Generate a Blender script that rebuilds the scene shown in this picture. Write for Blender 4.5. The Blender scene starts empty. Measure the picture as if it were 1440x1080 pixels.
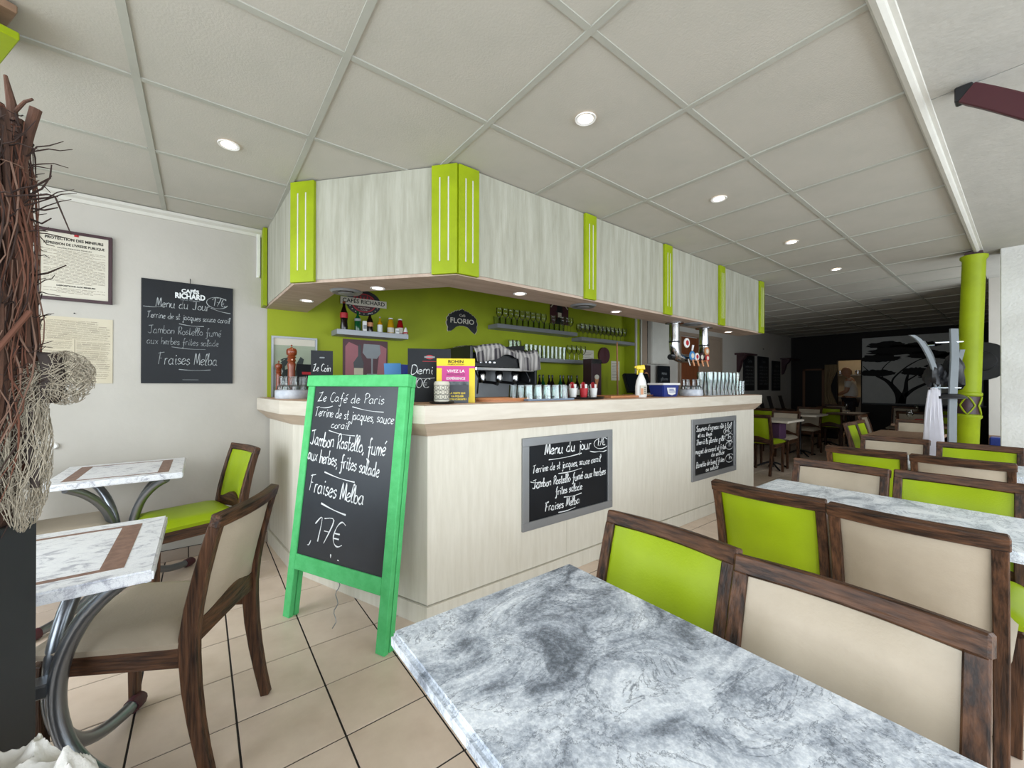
import bpy, bmesh, math, random
from mathutils import Vector, Matrix
random.seed(7)
PI = math.pi
C = bpy.context.scene.collection
sc = bpy.context.scene
V3 = Vector

# ------------------------------------------------------------------ camera, world, lights, exposure
cam = bpy.data.cameras.new('camera'); co = bpy.data.objects.new('camera', cam); C.objects.link(co)
cam.sensor_width = 36; cam.lens = 14.12; cam.clip_start = 0.02; cam.clip_end = 200
heading = math.atan2(.791, .6121)
co.matrix_world = (Matrix.Translation((0, 0, 1.25)) @ Matrix.Rotation(heading - PI/2, 4, 'Z')
                   @ Matrix.Rotation(PI/2 + math.radians(.15), 4, 'X') @ Matrix.Rotation(math.radians(.12), 4, 'Z'))
sc.camera = co
w = bpy.data.worlds.new('world'); sc.world = w; w.use_nodes = True
w.node_tree.nodes['Background'].inputs[0].default_value = (.75, .86, 1, 1)
w.node_tree.nodes['Background'].inputs[1].default_value = 1.0
sc.view_settings.view_transform = 'Standard'; sc.view_settings.look = 'None'
sc.view_settings.gamma = 1; sc.view_settings.use_curve_mapping = False
sc.view_settings.exposure = 0.0
sc.cycles.transparent_max_bounces = 64

def area(name, loc, direction, sx, sy, power, col):
    l = bpy.data.lights.new(name, 'AREA'); l.shape = 'RECTANGLE'; l.size = sx; l.size_y = sy
    l.energy = power; l.color = col
    o = bpy.data.objects.new(name, l); C.objects.link(o)
    o.location = loc; o.rotation_euler = V3(direction).to_track_quat('-Z', 'Y').to_euler()
    return o
area('daylight_side_windows', (1.9, -2.30, 1.35), (0, 1, -.22), 6.0, 2.0, 195, (.86, .93, 1.0))
area('daylight_front_windows', (-2.10, .6, 1.4), (1, 0, -.25), 5.0, 2.0, 172, (.88, .94, 1.0))

area('rear_room_fill', (6.4, -.84, 1.4), (.7, 1, .05), 1.0, 1.6, 42, (.9, .95, 1.0))  # added fill lamp to brighten the dark rear room, no known source there
# ------------------------------------------------------------------ colours and materials
def lin(h):
    r = []
    for i in (0, 2, 4):
        c = int(h[i:i+2], 16)/255
        r.append(c/12.92 if c <= .04045 else ((c+.055)/1.055)**2.4)
    return (*r, 1)

def mat(name, col, rough=.6, metal=0, col2=None, scale=8, stretch=(1, 1, 1), detail=5, distort=0, ramp=(.35, .65),
        bump=0, bscale=None, spec=.5, coat=0, alpha=None, emit=None, wave=None):
    m = bpy.data.materials.new(name); m.use_nodes = True
    nt = m.node_tree; N = nt.nodes; L = nt.links; b = N['Principled BSDF']
    b.inputs['Base Color'].default_value = lin(col)
    b.inputs['Roughness'].default_value = rough; b.inputs['Metallic'].default_value = metal
    b.inputs['Specular IOR Level'].default_value = spec
    b.inputs['Coat Weight'].default_value = coat
    if emit:
        b.inputs['Emission Color'].default_value = lin(emit[0]); b.inputs['Emission Strength'].default_value = emit[1]
    tc = N.new('ShaderNodeTexCoord'); mp = N.new('ShaderNodeMapping'); mp.inputs['Scale'].default_value = stretch
    L.new(tc.outputs['Object'], mp.inputs['Vector'])
    n = N.new('ShaderNodeTexNoise'); n.inputs['Scale'].default_value = scale; n.inputs['Detail'].default_value = detail
    n.inputs['Distortion'].default_value = distort; n.inputs['Roughness'].default_value = .6
    L.new(mp.outputs[0], n.inputs['Vector'])
    if col2 is None:                        # faint unevenness of one paint
        c = lin(col); col2v = tuple(x*.88 for x in c[:3])+(1,); ramp = (.3, .8)
        rp = N.new('ShaderNodeValToRGB'); rp.color_ramp.elements[0].color = c; rp.color_ramp.elements[1].color = col2v
    else:
        rp = N.new('ShaderNodeValToRGB'); rp.color_ramp.elements[0].color = lin(col); rp.color_ramp.elements[1].color = lin(col2)
    rp.color_ramp.elements[0].position, rp.color_ramp.elements[1].position = ramp
    L.new(n.outputs['Fac'], rp.inputs[0]); L.new(rp.outputs[0], b.inputs['Base Color'])
    if bump:
        n2 = N.new('ShaderNodeTexNoise'); n2.inputs['Scale'].default_value = bscale or scale*4; n2.inputs['Detail'].default_value = 4
        L.new(mp.outputs[0], n2.inputs['Vector'])
        bp = N.new('ShaderNodeBump'); bp.inputs['Strength'].default_value = bump; bp.inputs['Distance'].default_value = .01
        L.new(n2.outputs['Fac'], bp.inputs['Height']); L.new(bp.outputs[0], b.inputs['Normal'])
    m['b'] = 1
    return m

def glassmat(name, tint='fbfefd', mixf=.04):
    m = bpy.data.materials.new(name); m.use_nodes = True
    nt = m.node_tree; N = nt.nodes; L = nt.links
    N.remove(N['Principled BSDF'])
    tr = N.new('ShaderNodeBsdfTransparent'); tr.inputs[0].default_value = lin(tint)
    gl = N.new('ShaderNodeBsdfGlossy'); gl.inputs['Roughness'].default_value = .04; gl.inputs[0].default_value = (.85, .85, .85, 1)
    fr = N.new('ShaderNodeFresnel'); fr.inputs[0].default_value = 1.33
    ad = N.new('ShaderNodeMath'); ad.operation = 'ADD'; ad.inputs[1].default_value = mixf; ad.use_clamp = True
    mx = N.new('ShaderNodeMixShader'); L.new(fr.outputs[0], ad.inputs[0]); L.new(ad.outputs[0], mx.inputs[0])
    L.new(tr.outputs[0], mx.inputs[1]); L.new(gl.outputs[0], mx.inputs[2])
    L.new(mx.outputs[0], N['Material Output'].inputs[0])
    return m

def marble(name, base, mid, dark, sc_, veinw=.03, edge=None):
    m = bpy.data.materials.new(name); m.use_nodes = True
    nt = m.node_tree; N = nt.nodes; L = nt.links; b = N['Principled BSDF']; b.inputs['Roughness'].default_value = .38
    tc = N.new('ShaderNodeTexCoord')
    def noise(s, d, dist, st=(1, 1, 1)):
        mp = N.new('ShaderNodeMapping'); mp.inputs['Scale'].default_value = st; mp.inputs['Rotation'].default_value = (0, 0, .5)
        L.new(tc.outputs['Object'], mp.inputs[0])
        n = N.new('ShaderNodeTexNoise'); n.inputs['Scale'].default_value = s; n.inputs['Detail'].default_value = d
        n.inputs['Distortion'].default_value = dist; n.inputs['Roughness'].default_value = .68
        L.new(mp.outputs[0], n.inputs[0]); return n
    def ramp(src, els):
        r = N.new('ShaderNodeValToRGB'); cr = r.color_ramp
        while len(cr.elements) < len(els): cr.elements.new(.5)
        for e, (p, c) in zip(cr.elements, els): e.position = p; e.color = c
        L.new(src, r.inputs[0]); return r
    A = noise(sc_*1.2, 12, 1.1, (.95, 1.5, 1)); Bn = noise(sc_*1.1, 8, 1.8, (.9, 1.6, 1)); G = noise(sc_*42, 3, 0)
    r1 = ramp(A.outputs['Fac'], [(.37, lin(dark)), (.47, lin(mid)), (.60, lin(base))])
    g = (1, 1, 1, 1); k = (0, 0, 0, 1)
    r2 = ramp(Bn.outputs['Fac'], [(.5-veinw, k), (.5, g), (.5+veinw*.35, k)])
    r3 = ramp(G.outputs['Fac'], [(.42, k), (.62, g)])
    m1 = N.new('ShaderNodeMix'); m1.data_type = 'RGBA'; m1.inputs[7].default_value = lin(dark)
    mu = N.new('ShaderNodeMath'); mu.operation = 'MULTIPLY'; mu.inputs[1].default_value = .8
    L.new(r2.outputs[0], mu.inputs[0]); L.new(mu.outputs[0], m1.inputs[0]); L.new(r1.outputs[0], m1.inputs[6])
    m2 = N.new('ShaderNodeMix'); m2.data_type = 'RGBA'; m2.blend_type = 'SOFT_LIGHT'; m2.inputs[0].default_value = .38
    L.new(m1.outputs[2], m2.inputs[6]); L.new(r3.outputs[0], m2.inputs[7])
    L.new(m2.outputs[2], b.inputs['Base Color'])
    bp = N.new('ShaderNodeBump'); bp.inputs['Strength'].default_value = .25; bp.inputs['Distance'].default_value = .003
    L.new(G.outputs['Fac'], bp.inputs['Height']); L.new(bp.outputs[0], b.inputs['Normal'])
    return m

def plaid(name):
    m = bpy.data.materials.new(name); m.use_nodes = True
    nt = m.node_tree; N = nt.nodes; L = nt.links; b = N['Principled BSDF']; b.inputs['Roughness'].default_value = .9
    tc = N.new('ShaderNodeTexCoord'); outs = []
    for ax in ('X', 'Y'):
        wv = N.new('ShaderNodeTexWave'); wv.bands_direction = ax; wv.inputs['Scale'].default_value = 6.5
        L.new(tc.outputs['Object'], wv.inputs[0]); r = N.new('ShaderNodeValToRGB')
        r.color_ramp.elements[0].position = .5; r.color_ramp.elements[1].position = .56
        L.new(wv.outputs['Fac'], r.inputs[0]); outs.append(r)
    a = N.new('ShaderNodeMath'); a.operation = 'ADD'; L.new(outs[0].outputs[0], a.inputs[0]); L.new(outs[1].outputs[0], a.inputs[1])
    h = N.new('ShaderNodeMath'); h.operation = 'MULTIPLY'; h.inputs[1].default_value = .5; L.new(a.outputs[0], h.inputs[0])
    r = N.new('ShaderNodeValToRGB'); r.color_ramp.elements[0].color = lin('4a4448'); r.color_ramp.elements[1].color = lin('c9c2bb')
    L.new(h.outputs[0], r.inputs[0]); L.new(r.outputs[0], b.inputs['Base Color'])
    return m

M = {}
M['wall'] = mat('wall_paint', 'bbb6ad', .85, bump=.15, bscale=30, col2='b2ada4', scale=1.2)
M['rough_wall'] = mat('rough_white_wall', 'd9d8d4', .9, bump=.5, bscale=45, col2='cccac5', scale=3)
M['ceil_tile'] = mat('ceiling_tile', 'b4afa4', .9, col2='aeaa9f', scale=3, bump=.12, bscale=120)
M['ceil_bar'] = mat('ceiling_bar', 'a8a79c', .7, spec=.2)
M['ceil_plain'] = mat('ceiling_plain', 'b4b1a8', .9, bump=.2, bscale=40)
M['cornice'] = mat('cornice_white', 'c9c6bc', .6)
M['wash'] = mat('whitewashed_wood', 'adab9c', .75, col2='918f7e', scale=5, stretch=(4.5, 4.5, .45), detail=12, ramp=(.36, .72), bump=.2, bscale=60)
M['counter'] = mat('pale_counter_wood', 'dcd6c8', .6, col2='cfc8b8', scale=7, stretch=(5, 5, .5), detail=9, ramp=(.3, .72), bump=.08, bscale=60)
M['counter_top'] = mat('pale_top_wood', 'd8cfc0', .5, col2='cabfae', scale=5, stretch=(.6, .6, 5), detail=9)
M['mould'] = mat('tan_moulding', 'c4b09b', .6, col2='b5a18c', scale=5, stretch=(.6, .6, 5), detail=8)
M['soffit'] = mat('soffit_wood', 'b8a392', .6, col2='a48f7e', scale=4, stretch=(.6, 6, 1), detail=9)
M['inner_top'] = mat('orange_wood_top', 'c8a68c', .45, col2='b9957a', scale=5, stretch=(.6, 5, 1))
M['lime'] = mat('lime_paint', '93a406', .5, col2='869605', scale=5, spec=.3)
M['lime_wall'] = mat('lime_wall_paint', '97a30c', .7, col2='8d980a', scale=2)
M['lime_lea'] = mat('lime_leather', '94a90a', .42, col2='889d08', scale=3, bump=.08, bscale=160, spec=.3)
M['cream_lea'] = mat('cream_leather', 'afa28f', .42, col2='a19481', scale=3.5, bump=.08, bscale=160, spec=.35)
M['wood_v'] = mat('dark_walnut_v', '5f3f2a', .45, col2='1f120a', scale=14, stretch=(5, 5, .4), detail=12, ramp=(.35, .64), bump=.3, bscale=30, spec=.3)
M['wood_h'] = mat('dark_walnut_h', '5f3f2a', .45, col2='1f120a', scale=14, stretch=(.4, 5, 5), detail=12, ramp=(.35, .64), bump=.3, bscale=30, spec=.3)
M['wood_y'] = mat('dark_walnut_y', '5f3f2a', .45, col2='1f120a', scale=14, stretch=(5, .4, 5), detail=12, ramp=(.35, .64), bump=.3, bscale=30, spec=.3)
M['marble'] = marble('grey_marble', 'd9dee4', 'a9b0ba', '666d77', 3.6, .02)
M['marble2'] = marble('pale_marble', 'eef2f5', 'd8dee3', '9aa2ab', 4, .03)
M['mottle'] = marble('white_mottled', 'ebecee', 'e6e7ea', 'b0b1ba', 16, .012)
M['inlay'] = mat('brown_inlay', '8a6a5a', .5, col2='6f5042', scale=40, detail=6)
M['brown_top'] = mat('brown_table_top', '8b6f58', .5, col2='7a5f4a', scale=5, stretch=(1, 6, 1))
M['iron'] = mat('black_iron', '17171a', .4, spec=.5)
M['steel'] = mat('brushed_steel', '8b9096', .3, metal=.9)
M['chrome'] = mat('chrome', 'c4c4c6', .12, metal=1)
M['alu'] = mat('grey_aluminium', '96989a', .42, metal=.55)
M['shelf'] = mat('grey_shelf', '8f8f93', .5, metal=.2)
M['slate'] = mat('black_chalkboard', '0b0e13', .45, col2='12161c', scale=3, spec=.3)
M['slate_g'] = mat('dark_grey_chalkboard', '1b1e24', .35, col2='262a31', scale=2)
M['chalk'] = mat('white_chalk', 'e4e6e6', .9)
M['chalk_mid'] = mat('soft_chalk', 'a9adae', .9)
M['chalk_dim'] = mat('faint_chalk', '8e9294', .9)
M['ink'] = mat('black_ink', '16130f', .8)
M['ink_soft'] = mat('faded_ink', '8e8678', .9)
M['paper'] = mat('paper', 'cfc9ba', .85, col2='c6bfae', scale=2)
M['old_paper'] = mat('yellowed_paper', 'c8bfa9', .85, col2='bdb29a', scale=4)
M['sign_green'] = mat('green_sign_paint', '5cc57a', .6, col2='4cb568', scale=14, detail=8, bump=.15, bscale=70, spec=.3)
M['frame_brown'] = mat('maroon_brown_frame', '3a2026', .45)
M['maroon'] = mat('maroon', '4a2027', .5)
M['planter'] = mat('charcoal_planter', '25272b', .5, col2='1f2125', scale=4)
M['bark'] = mat('brown_bark', '5f4030', .9, col2='39251b', scale=12, stretch=(3, 3, .4), detail=8, bump=.4, bscale=40)
M['bark2'] = mat('dark_fibre', '33231d', .9)
M['bark3'] = mat('russet_fibre', '664030', .9)
M['vine'] = mat('pale_vine', '75594a', .85)
M['netting'] = mat('straw_netting', 'a09684', .8)
M['ribbon'] = mat('dark_ribbon', '3d332f', .8)
M['cloth'] = mat('white_cloth', 'd8d5cf', .9, bump=.3, bscale=90)
M['tile'] = mat('beige_floor_tile', 'decab8', .34, col2='d0bba8', scale=5, detail=6)
M['grout'] = mat('dark_grout', '2a2422', .8)
M['base_tile'] = mat('skirting_tile', 'a8998b', .4)
M['glass'] = glassmat('clear_glass')
M['glass_g'] = glassmat('greenish_glass', 'f8faf2', .03)
M['white'] = mat('white_plastic', 'e6e4e0', .35)
M['grey_marble_small'] = mat('white_marble_drum', 'd2d6dc', .35, col2='b4bac4', scale=20)
M['yellow'] = mat('yellow_plastic', 'e6c800', .35)
M['pink'] = mat('magenta_print', 'c23a86', .5)
M['blue'] = mat('blue_plastic', '1b2f7a', .35)
M['skyblue'] = mat('light_blue_print', '3a7fb8', .4)
M['navy'] = mat('navy_print', '2a3a8c', .4)
M['red'] = mat('red_print', 'b01c26', .45)
M['redwood'] = mat('turned_redwood', '8a3f1e', .3, col2='6d2e14', scale=6, stretch=(4, 4, .6), coat=.3)
M['black'] = mat('black_plastic', '101012', .35)
M['screen'] = mat('dark_screen', '14181d', .15)
M['tray_blue'] = mat('blue_grey_tray', '7f8fa3', .4)
M['copper_tray'] = mat('orange_wood_tray', 'c98a5e', .4, col2='b3764c', scale=6, stretch=(1, 5, 1))
M['brown_door'] = mat('brown_door_wood', '7a4424', .5, col2='6a391c', scale=5, stretch=(4, 4, .5))
M['beige_door'] = mat('beige_door', '968472', .6)
M['dark_wall'] = mat('near_black_wall', '16110f', .8)
M['mural_bg'] = mat('mural_grey', 'b4b4b0', .8)
M['mural_ink'] = mat('mural_black', '0c0b0a', .8)
M['skin'] = mat('skin', 'b98768', .5)
M['shirt'] = mat('white_shirt', 'd8d4cc', .85)
M['apron'] = mat('brown_apron', '6b4e3a', .85)
M['trouser'] = mat('dark_trousers', '25222a', .85)
M['plaid'] = plaid('plaid_cloth')
M['curtain'] = mat('beige_curtain', '8a7656', .9)
M['cola'] = mat('dark_cola', '1a0d0a', .12); M['greenb'] = mat('green_bottle', '0f4a26', .12)
M['orangeb'] = mat('amber_juice', 'b58a10', .15); M['redb'] = mat('red_juice', '8a0f14', .15)
M['kitchen'] = mat('kitchen_wall', 'c0b49c', .7)
M['grey_slat'] = mat('grey_lacquer', '74797c', .4)
M['coat'] = mat('pale_grey_coat', 'c2bfc4', .85)
M['lamp'] = mat('lamp_glow', 'fff2e6', .5, emit=('ffe9d6', 6))
M['window_glass'] = glassmat('window_glass', 'f2f8fa', .02)

# ------------------------------------------------------------------ mesh builder
class MB:
    def __init__(s): s.v = []; s.f = []
    def add(s, vs, fs):
        n = len(s.v); s.v += [tuple(p) for p in vs]; s.f += [tuple(i+n for i in f) for f in fs]; return s
    def hexa(s, p):     # bottom 4 ccw, top 4 ccw
        return s.add(p, [(3, 2, 1, 0), (4, 5, 6, 7), (0, 1, 5, 4), (1, 2, 6, 5), (2, 3, 7, 6), (3, 0, 4, 7)])
    def box(s, a, b):
        (x0, y0, z0), (x1, y1, z1) = a, b
        return s.hexa([(x0, y0, z0), (x1, y0, z0), (x1, y1, z0), (x0, y1, z0), (x0, y0, z1), (x1, y0, z1), (x1, y1, z1), (x0, y1, z1)])
    def cbox(s, c, d): return s.box([c[i]-d[i]/2 for i in range(3)], [c[i]+d[i]/2 for i in range(3)])
    def prism(s, poly, z0, z1):
        n = len(poly); vs = [(x, y, z0) for x, y in poly]+[(x, y, z1) for x, y in poly]
        fs = [tuple(range(n))[::-1], tuple(range(n, 2*n))]+[(i, (i+1) % n, n+(i+1) % n, n+i) for i in range(n)]
        return s.add(vs, fs)
    def lathe(s, prof, seg=16, c=(0, 0, 0), cap=True):
        vs = []; fs = []; n = len(prof)
        for r, z in prof:
            for k in range(seg):
                a = 2*PI*k/seg; vs.append((c[0]+r*math.cos(a), c[1]+r*math.sin(a), c[2]+z))
        for i in range(n-1):
            for k in range(seg):
                fs.append((i*seg+k, i*seg+(k+1) % seg, (i+1)*seg+(k+1) % seg, (i+1)*seg+k))
        if cap:
            fs.append(tuple(range(seg))[::-1]); fs.append(tuple((n-1)*seg+k for k in range(seg)))
        return s.add(vs, fs)
    def tube(s, path, r, seg=8, cap=True, flat=1.0):
        P = [V3(p) for p in path]; n = len(P); R = r if isinstance(r, (list, tuple)) else [r]*n
        vs = []; fs = []; up = None
        for i in range(n):
            t = (P[min(i+1, n-1)]-P[max(i-1, 0)]).normalized()
            if up is None:
                up = t.orthogonal().normalized()
            up = (up-t*up.dot(t))
            if up.length < 1e-5: up = t.orthogonal()
            up.normalize(); sd = t.cross(up)
            for k in range(seg):
                a = 2*PI*k/seg; q = P[i]+(up*math.cos(a)*flat+sd*math.sin(a))*R[i]; vs.append(tuple(q))
        for i in range(n-1):
            for k in range(seg):
                fs.append((i*seg+k, i*seg+(k+1) % seg, (i+1)*seg+(k+1) % seg, (i+1)*seg+k))
        if cap: fs.append(tuple(range(seg))[::-1]); fs.append(tuple((n-1)*seg+k for k in range(seg)))
        return s.add(vs, fs)
    def sweep(s, path, w, h, side):   # rectangular bar along path; side = width direction
        P = [V3(p) for p in path]; n = len(P); sd = V3(side).normalized(); vs = []; fs = []
        for i in range(n):
            t = (P[min(i+1, n-1)]-P[max(i-1, 0)]).normalized(); u = t.cross(sd).normalized()
            W = w[i] if isinstance(w, (list, tuple)) else w; H = h[i] if isinstance(h, (list, tuple)) else h
            for a, b in ((-1, -1), (1, -1), (1, 1), (-1, 1)): vs.append(tuple(P[i]+sd*a*W/2+u*b*H/2))
        for i in range(n-1):
            for k in range(4): fs.append((i*4+k, i*4+(k+1) % 4, (i+1)*4+(k+1) % 4, (i+1)*4+k))
        fs.append((3, 2, 1, 0)); fs.append(tuple((n-1)*4+k for k in range(4)))
        return s.add(vs, fs)
    def sphere(s, c, r, seg=14, rings=8, sz=1):
        prof = [(max(r*math.sin(PI*i/rings), 1e-4), -r*sz*math.cos(PI*i/rings)) for i in range(rings+1)]
        return s.lathe(prof, seg, c)
    def xf(s, m): s.v = [tuple(m @ V3(p)) for p in s.v]; return s
    def build(s, name, m, parent=None, bevel=0, smooth=False, seg=1, loc=None, rz=0, mw=None):
        me = bpy.data.meshes.new(name); me.from_pydata(s.v, [], s.f)
        bm = bmesh.new(); bm.from_mesh(me)
        bmesh.ops.recalc_face_normals(bm, faces=bm.faces)
        if bevel:
            ed = [e for e in bm.edges if len(e.link_faces) == 2 and e.calc_face_angle(0) > .5]
            bmesh.ops.bevel(bm, geom=ed, offset=bevel, segments=seg, affect='EDGES', clamp_overlap=True)
        bm.to_mesh(me); bm.free()
        if smooth:
            for p in me.polygons: p.use_smooth = True
            me.set_sharp_from_angle(angle=.7)
        me.materials.append(M[m] if isinstance(m, str) else m)
        o = bpy.data.objects.new(name, me); C.objects.link(o)
        if parent: o.parent = parent
        if loc is not None: o.location = loc
        if rz: o.rotation_euler = (0, 0, rz)
        if mw is not None: o.matrix_world = mw
        return o

def thing(name, label, cat, loc=(0, 0, 0), rz=0, group=None, mw=None):
    o = bpy.data.objects.new(name, None); C.objects.link(o); o.location = loc; o.rotation_euler = (0, 0, rz)
    o.empty_display_size = .05
    if mw is not None: o.matrix_world = mw
    o['label'] = label; o['category'] = cat
    if group: o['group'] = group
    return o
def tag(o, label, cat, group=None):
    o['label'] = label; o['category'] = cat
    if group: o['group'] = group
    return o
def struct(o, label=None):
    o['kind'] = 'structure'
    if label: o['label'] = label
    return o
def stuff(o): o['kind'] = 'stuff'; return o
def kids(o): return [c for c in o.children]
def dup(root, loc, rz, label, group=None):
    r = root.copy(); C.objects.link(r); r.location = loc; r.rotation_euler = (0, 0, rz); r['label'] = label
    if group: r['group'] = group
    for ch in list(root.children):
        c = ch.copy(); C.objects.link(c); c.parent = r
        for g in ch.children:
            d = g.copy(); C.objects.link(d); d.parent = c
    return r
def frame(o, x, y):
    x = V3(x).normalized(); y = V3(y).normalized(); z = x.cross(y)
    m = Matrix.Identity(4)
    for i, c in enumerate((x, y, z)):
        for k in range(3): m[k][i] = c[k]
    for k in range(3): m[k][3] = o[k]
    return m
def wallframe(u, v, z): return frame((u, v, z), (1, 0, 0), (0, 0, 1))      # a flat thing facing -y

# printed text and hand lettering ------------------------------------------------
def printed(txt, m, parent, x, y, size, name='lettering', width=None, z=.001, bold=0.0, spacing=1.0, align='CENTER', rot=0):
    c = bpy.data.curves.new(name, 'FONT'); c.body = txt; c.size = size; c.align_x = align; c.align_y = 'CENTER'
    c.extrude = .0004; c.offset = bold; c.space_character = spacing; c.resolution_u = 3
    t = bpy.data.objects.new('t', c); C.objects.link(t)
    bpy.context.view_layer.update()
    me = bpy.data.meshes.new_from_object(t); bpy.data.objects.remove(t)
    if width:
        xs = [v.co.x for v in me.vertices]; k = width/max(max(xs)-min(xs), 1e-6)
        for v in me.vertices: v.co.x *= k
    me.transform(Matrix.Translation((x, y, z)) @ Matrix.Rotation(rot, 4, 'Z'))
    me.materials.clear(); me.materials.append(M[m])
    o = bpy.data.objects.new(name, me); C.objects.link(o); o.parent = parent
    return o
G = {'a': '4i2j0h0f2e4g4j4f5e', 'b': '0o0f1e3e4g3i1i0g', 'c': '4i2j0h0f2e4f', 'd': '4i2j0h0f2e4g4o4f5e', 'e': '0g3h4i2j0h0f2e4f',
     'f': '4n3o2m2g2b1a0b|0i4i', 'g': '4i2j0h0f2e4g4j4b2a0b', 'h': '0o0e|0h2j4i4e', 'i': '1j1f2e|1l1m', 'j': '2j2b1a0b|2l2m',
     'k': '0o0e|4j0h4e', 'l': '0g2l2n1o0m0f1e2e', 'm': '0j0e|0h1j2j3h3e|3h4j5j6h6e', 'n': '0j0e|0h2j4i4e', 'o': '2j0h0f2e4f4h2j',
     'p': '0j0a|0h2j4h4f2e0f', 'q': '4i2j0h0f2e4g|4j4a5b', 'r': '0j0e|0h1j3j', 's': '3i2j0i1h3g3f1e0f', 't': '1n1f2e3f|0j3j',
     'u': '0j0f1e3e4g|4j4e5e', 'v': '0j2e4j', 'x': '0j4e|4j0e', 'y': '0j1g3f4h|4j4b2a0b', 'z': '0j4j0e4e', 'é': '0g3h4i2j0h0f2e4f|2l4n',
     'à': '4i2j0h0f2e4g4j4f5e|1n3l', 'ô': '2j0h0f2e4f4h2j|0l2n4l',
     'L': '0n3n5o1f0e6f', 'C': '5n3o1m0i1f3e5f', 'P': '1o1e|0m2o5n5k1i', 'T': '0n6o|3o2f1e', 'J': '0n6o|4o4f2e0f', 'R': '1o1e|0m3o5m4j1i|2i5e',
     'F': '0n6o|2o1e|1j4j', 'M': '0e1o3f5o6e', '1': '0l3o3e', '7': '0o5o2e|1j4j', '0': '2o0l0g2e4g4l2o', '€': '5n3o1m0i1f3e5f|0j3j|0h3h', ',': '1e0c', '-': '0h3h',
     "'": '1o0m', 'D': '0o0e3e5h5l3o0o', 'S': '5n3o1n1k4i4f2e0f', 'B': '0o0e4e5g4i0j4k4n0o', 'A': '0e3o6e|1i5i'}
def catmull(P, k=4):
    if len(P) < 3: return P
    Q = [P[0]]+P+[P[-1]]; out = []
    for i in range(1, len(Q)-2):
        a, b, c, d = Q[i-1:i+3]
        for j in range(k):
            t = j/k
            out.append(tuple(.5*((2*b[n])+(-a[n]+c[n])*t+(2*a[n]-5*b[n]+4*c[n]-d[n])*t*t+(-a[n]+3*b[n]-3*c[n]+d[n])*t**3) for n in range(len(b))))
    out.append(P[-1]); return out
def stroke(mb, P, w, z=.0008):
    n = len(P); vs = []
    for i in range(n):
        dx = P[min(i+1, n-1)][0]-P[max(i-1, 0)][0]; dy = P[min(i+1, n-1)][1]-P[max(i-1, 0)][1]
        l = math.hypot(dx, dy) or 1; ww = w*(.8+.35*math.sin(i*.9+P[0][0]*40))
        nx, ny = -dy/l*ww/2, dx/l*ww/2
        vs += [(P[i][0]+nx, P[i][1]+ny, z), (P[i][0]-nx, P[i][1]-ny, z)]
    mb.add(vs, [(2*i, 2*i+1, 2*i+3, 2*i+2) for i in range(n-1)])
def hand(mb, txt, x, y, size, width, w=.004, slant=.12, drop=0, z=.0008):
    glyphs = []; cx = 0
    for ch in txt:
        if ch == ' ': cx += .42; continue
        st = []
        mx = 0
        for part in G.get(ch, G['n']).split('|'):
            P = [(int(part[i])/10, (ord(part[i+1])-101)/10) for i in range(0, len(part), 2)]
            mx = max(mx, max(p[0] for p in P)); st.append(P)
        glyphs.append((cx, st)); cx += mx+.13
    k = width/(cx*size) if width else 1
    for gx, st in glyphs:
        jy = random.uniform(-.04, .04)
        for P in st:
            Q = [(x+(gx+px+slant*py)*size*k, y+(py+jy)*size+drop*(gx/cx)) for px, py in P]
            stroke(mb, catmull(Q), w, z)
def flick(mb, x0, y0, x1, y1, w=.004, b=.006, z=.0008):
    stroke(mb, [(x0+(x1-x0)*t, y0+(y1-y0)*t-b*math.sin(PI*t)) for t in [i/6 for i in range(7)]], w, z)

# ================================================================== THE ROOM
ZC = 2.46
LW = 3.73
UB = 11.85
# floor
fl = struct(MB().box((-2.3, -2.5, -.12), (12.0, 3.85, -.004)).build('floor', 'grout'))
T = .3045; u0, v0 = .413, 2.103
fwd = V3((.6121, .791)); rgt = V3((.7908, -.6118))
cells = []
for i in range(-9, 39):
    for j in range(-15, 6):
        a, b = u0+i*T, v0+j*T
        if a+T > 12.0 or a < -2.3 or b < -2.5: continue
        b1 = min(b+T, LW)
        if b1-b < .03: continue
        c = V3((a+T/2, b+T/2)); d = c.dot(fwd); r = c.dot(rgt); score = 0
        if d > .5:
            x = r/d*565; y = 1.25/d*565
            inbar = (c.x > 1.1 and c.y > 2.0 and c.x < 5.0)
            if abs(x) < 760 and y < 620 and not inbar: score = 1/d**3
        cells.append((score, a, b, b1))
cells.sort(reverse=True)
tm = {}; rest = MB(); g = .0035
for n, (s_, a, b, b1) in enumerate(cells):
    if n < 290:
        key = round(b1-b, 4)
        if key not in tm:
            o = MB().box((g, g, -.02), (T-g, key-g, 0)).build('floor_tile', 'tile', fl, bevel=.0012); tm[key] = o
        else:
            o = tm[key].copy(); C.objects.link(o); o.parent = fl
        o.location = (a, b, random.uniform(-.0008, .0004))
    else: rest.box((a+g, b+g, -.02), (a+T-g, b1-g, 0))
stuff(rest.build('distant_floor_tiles', 'tile', fl))

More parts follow.
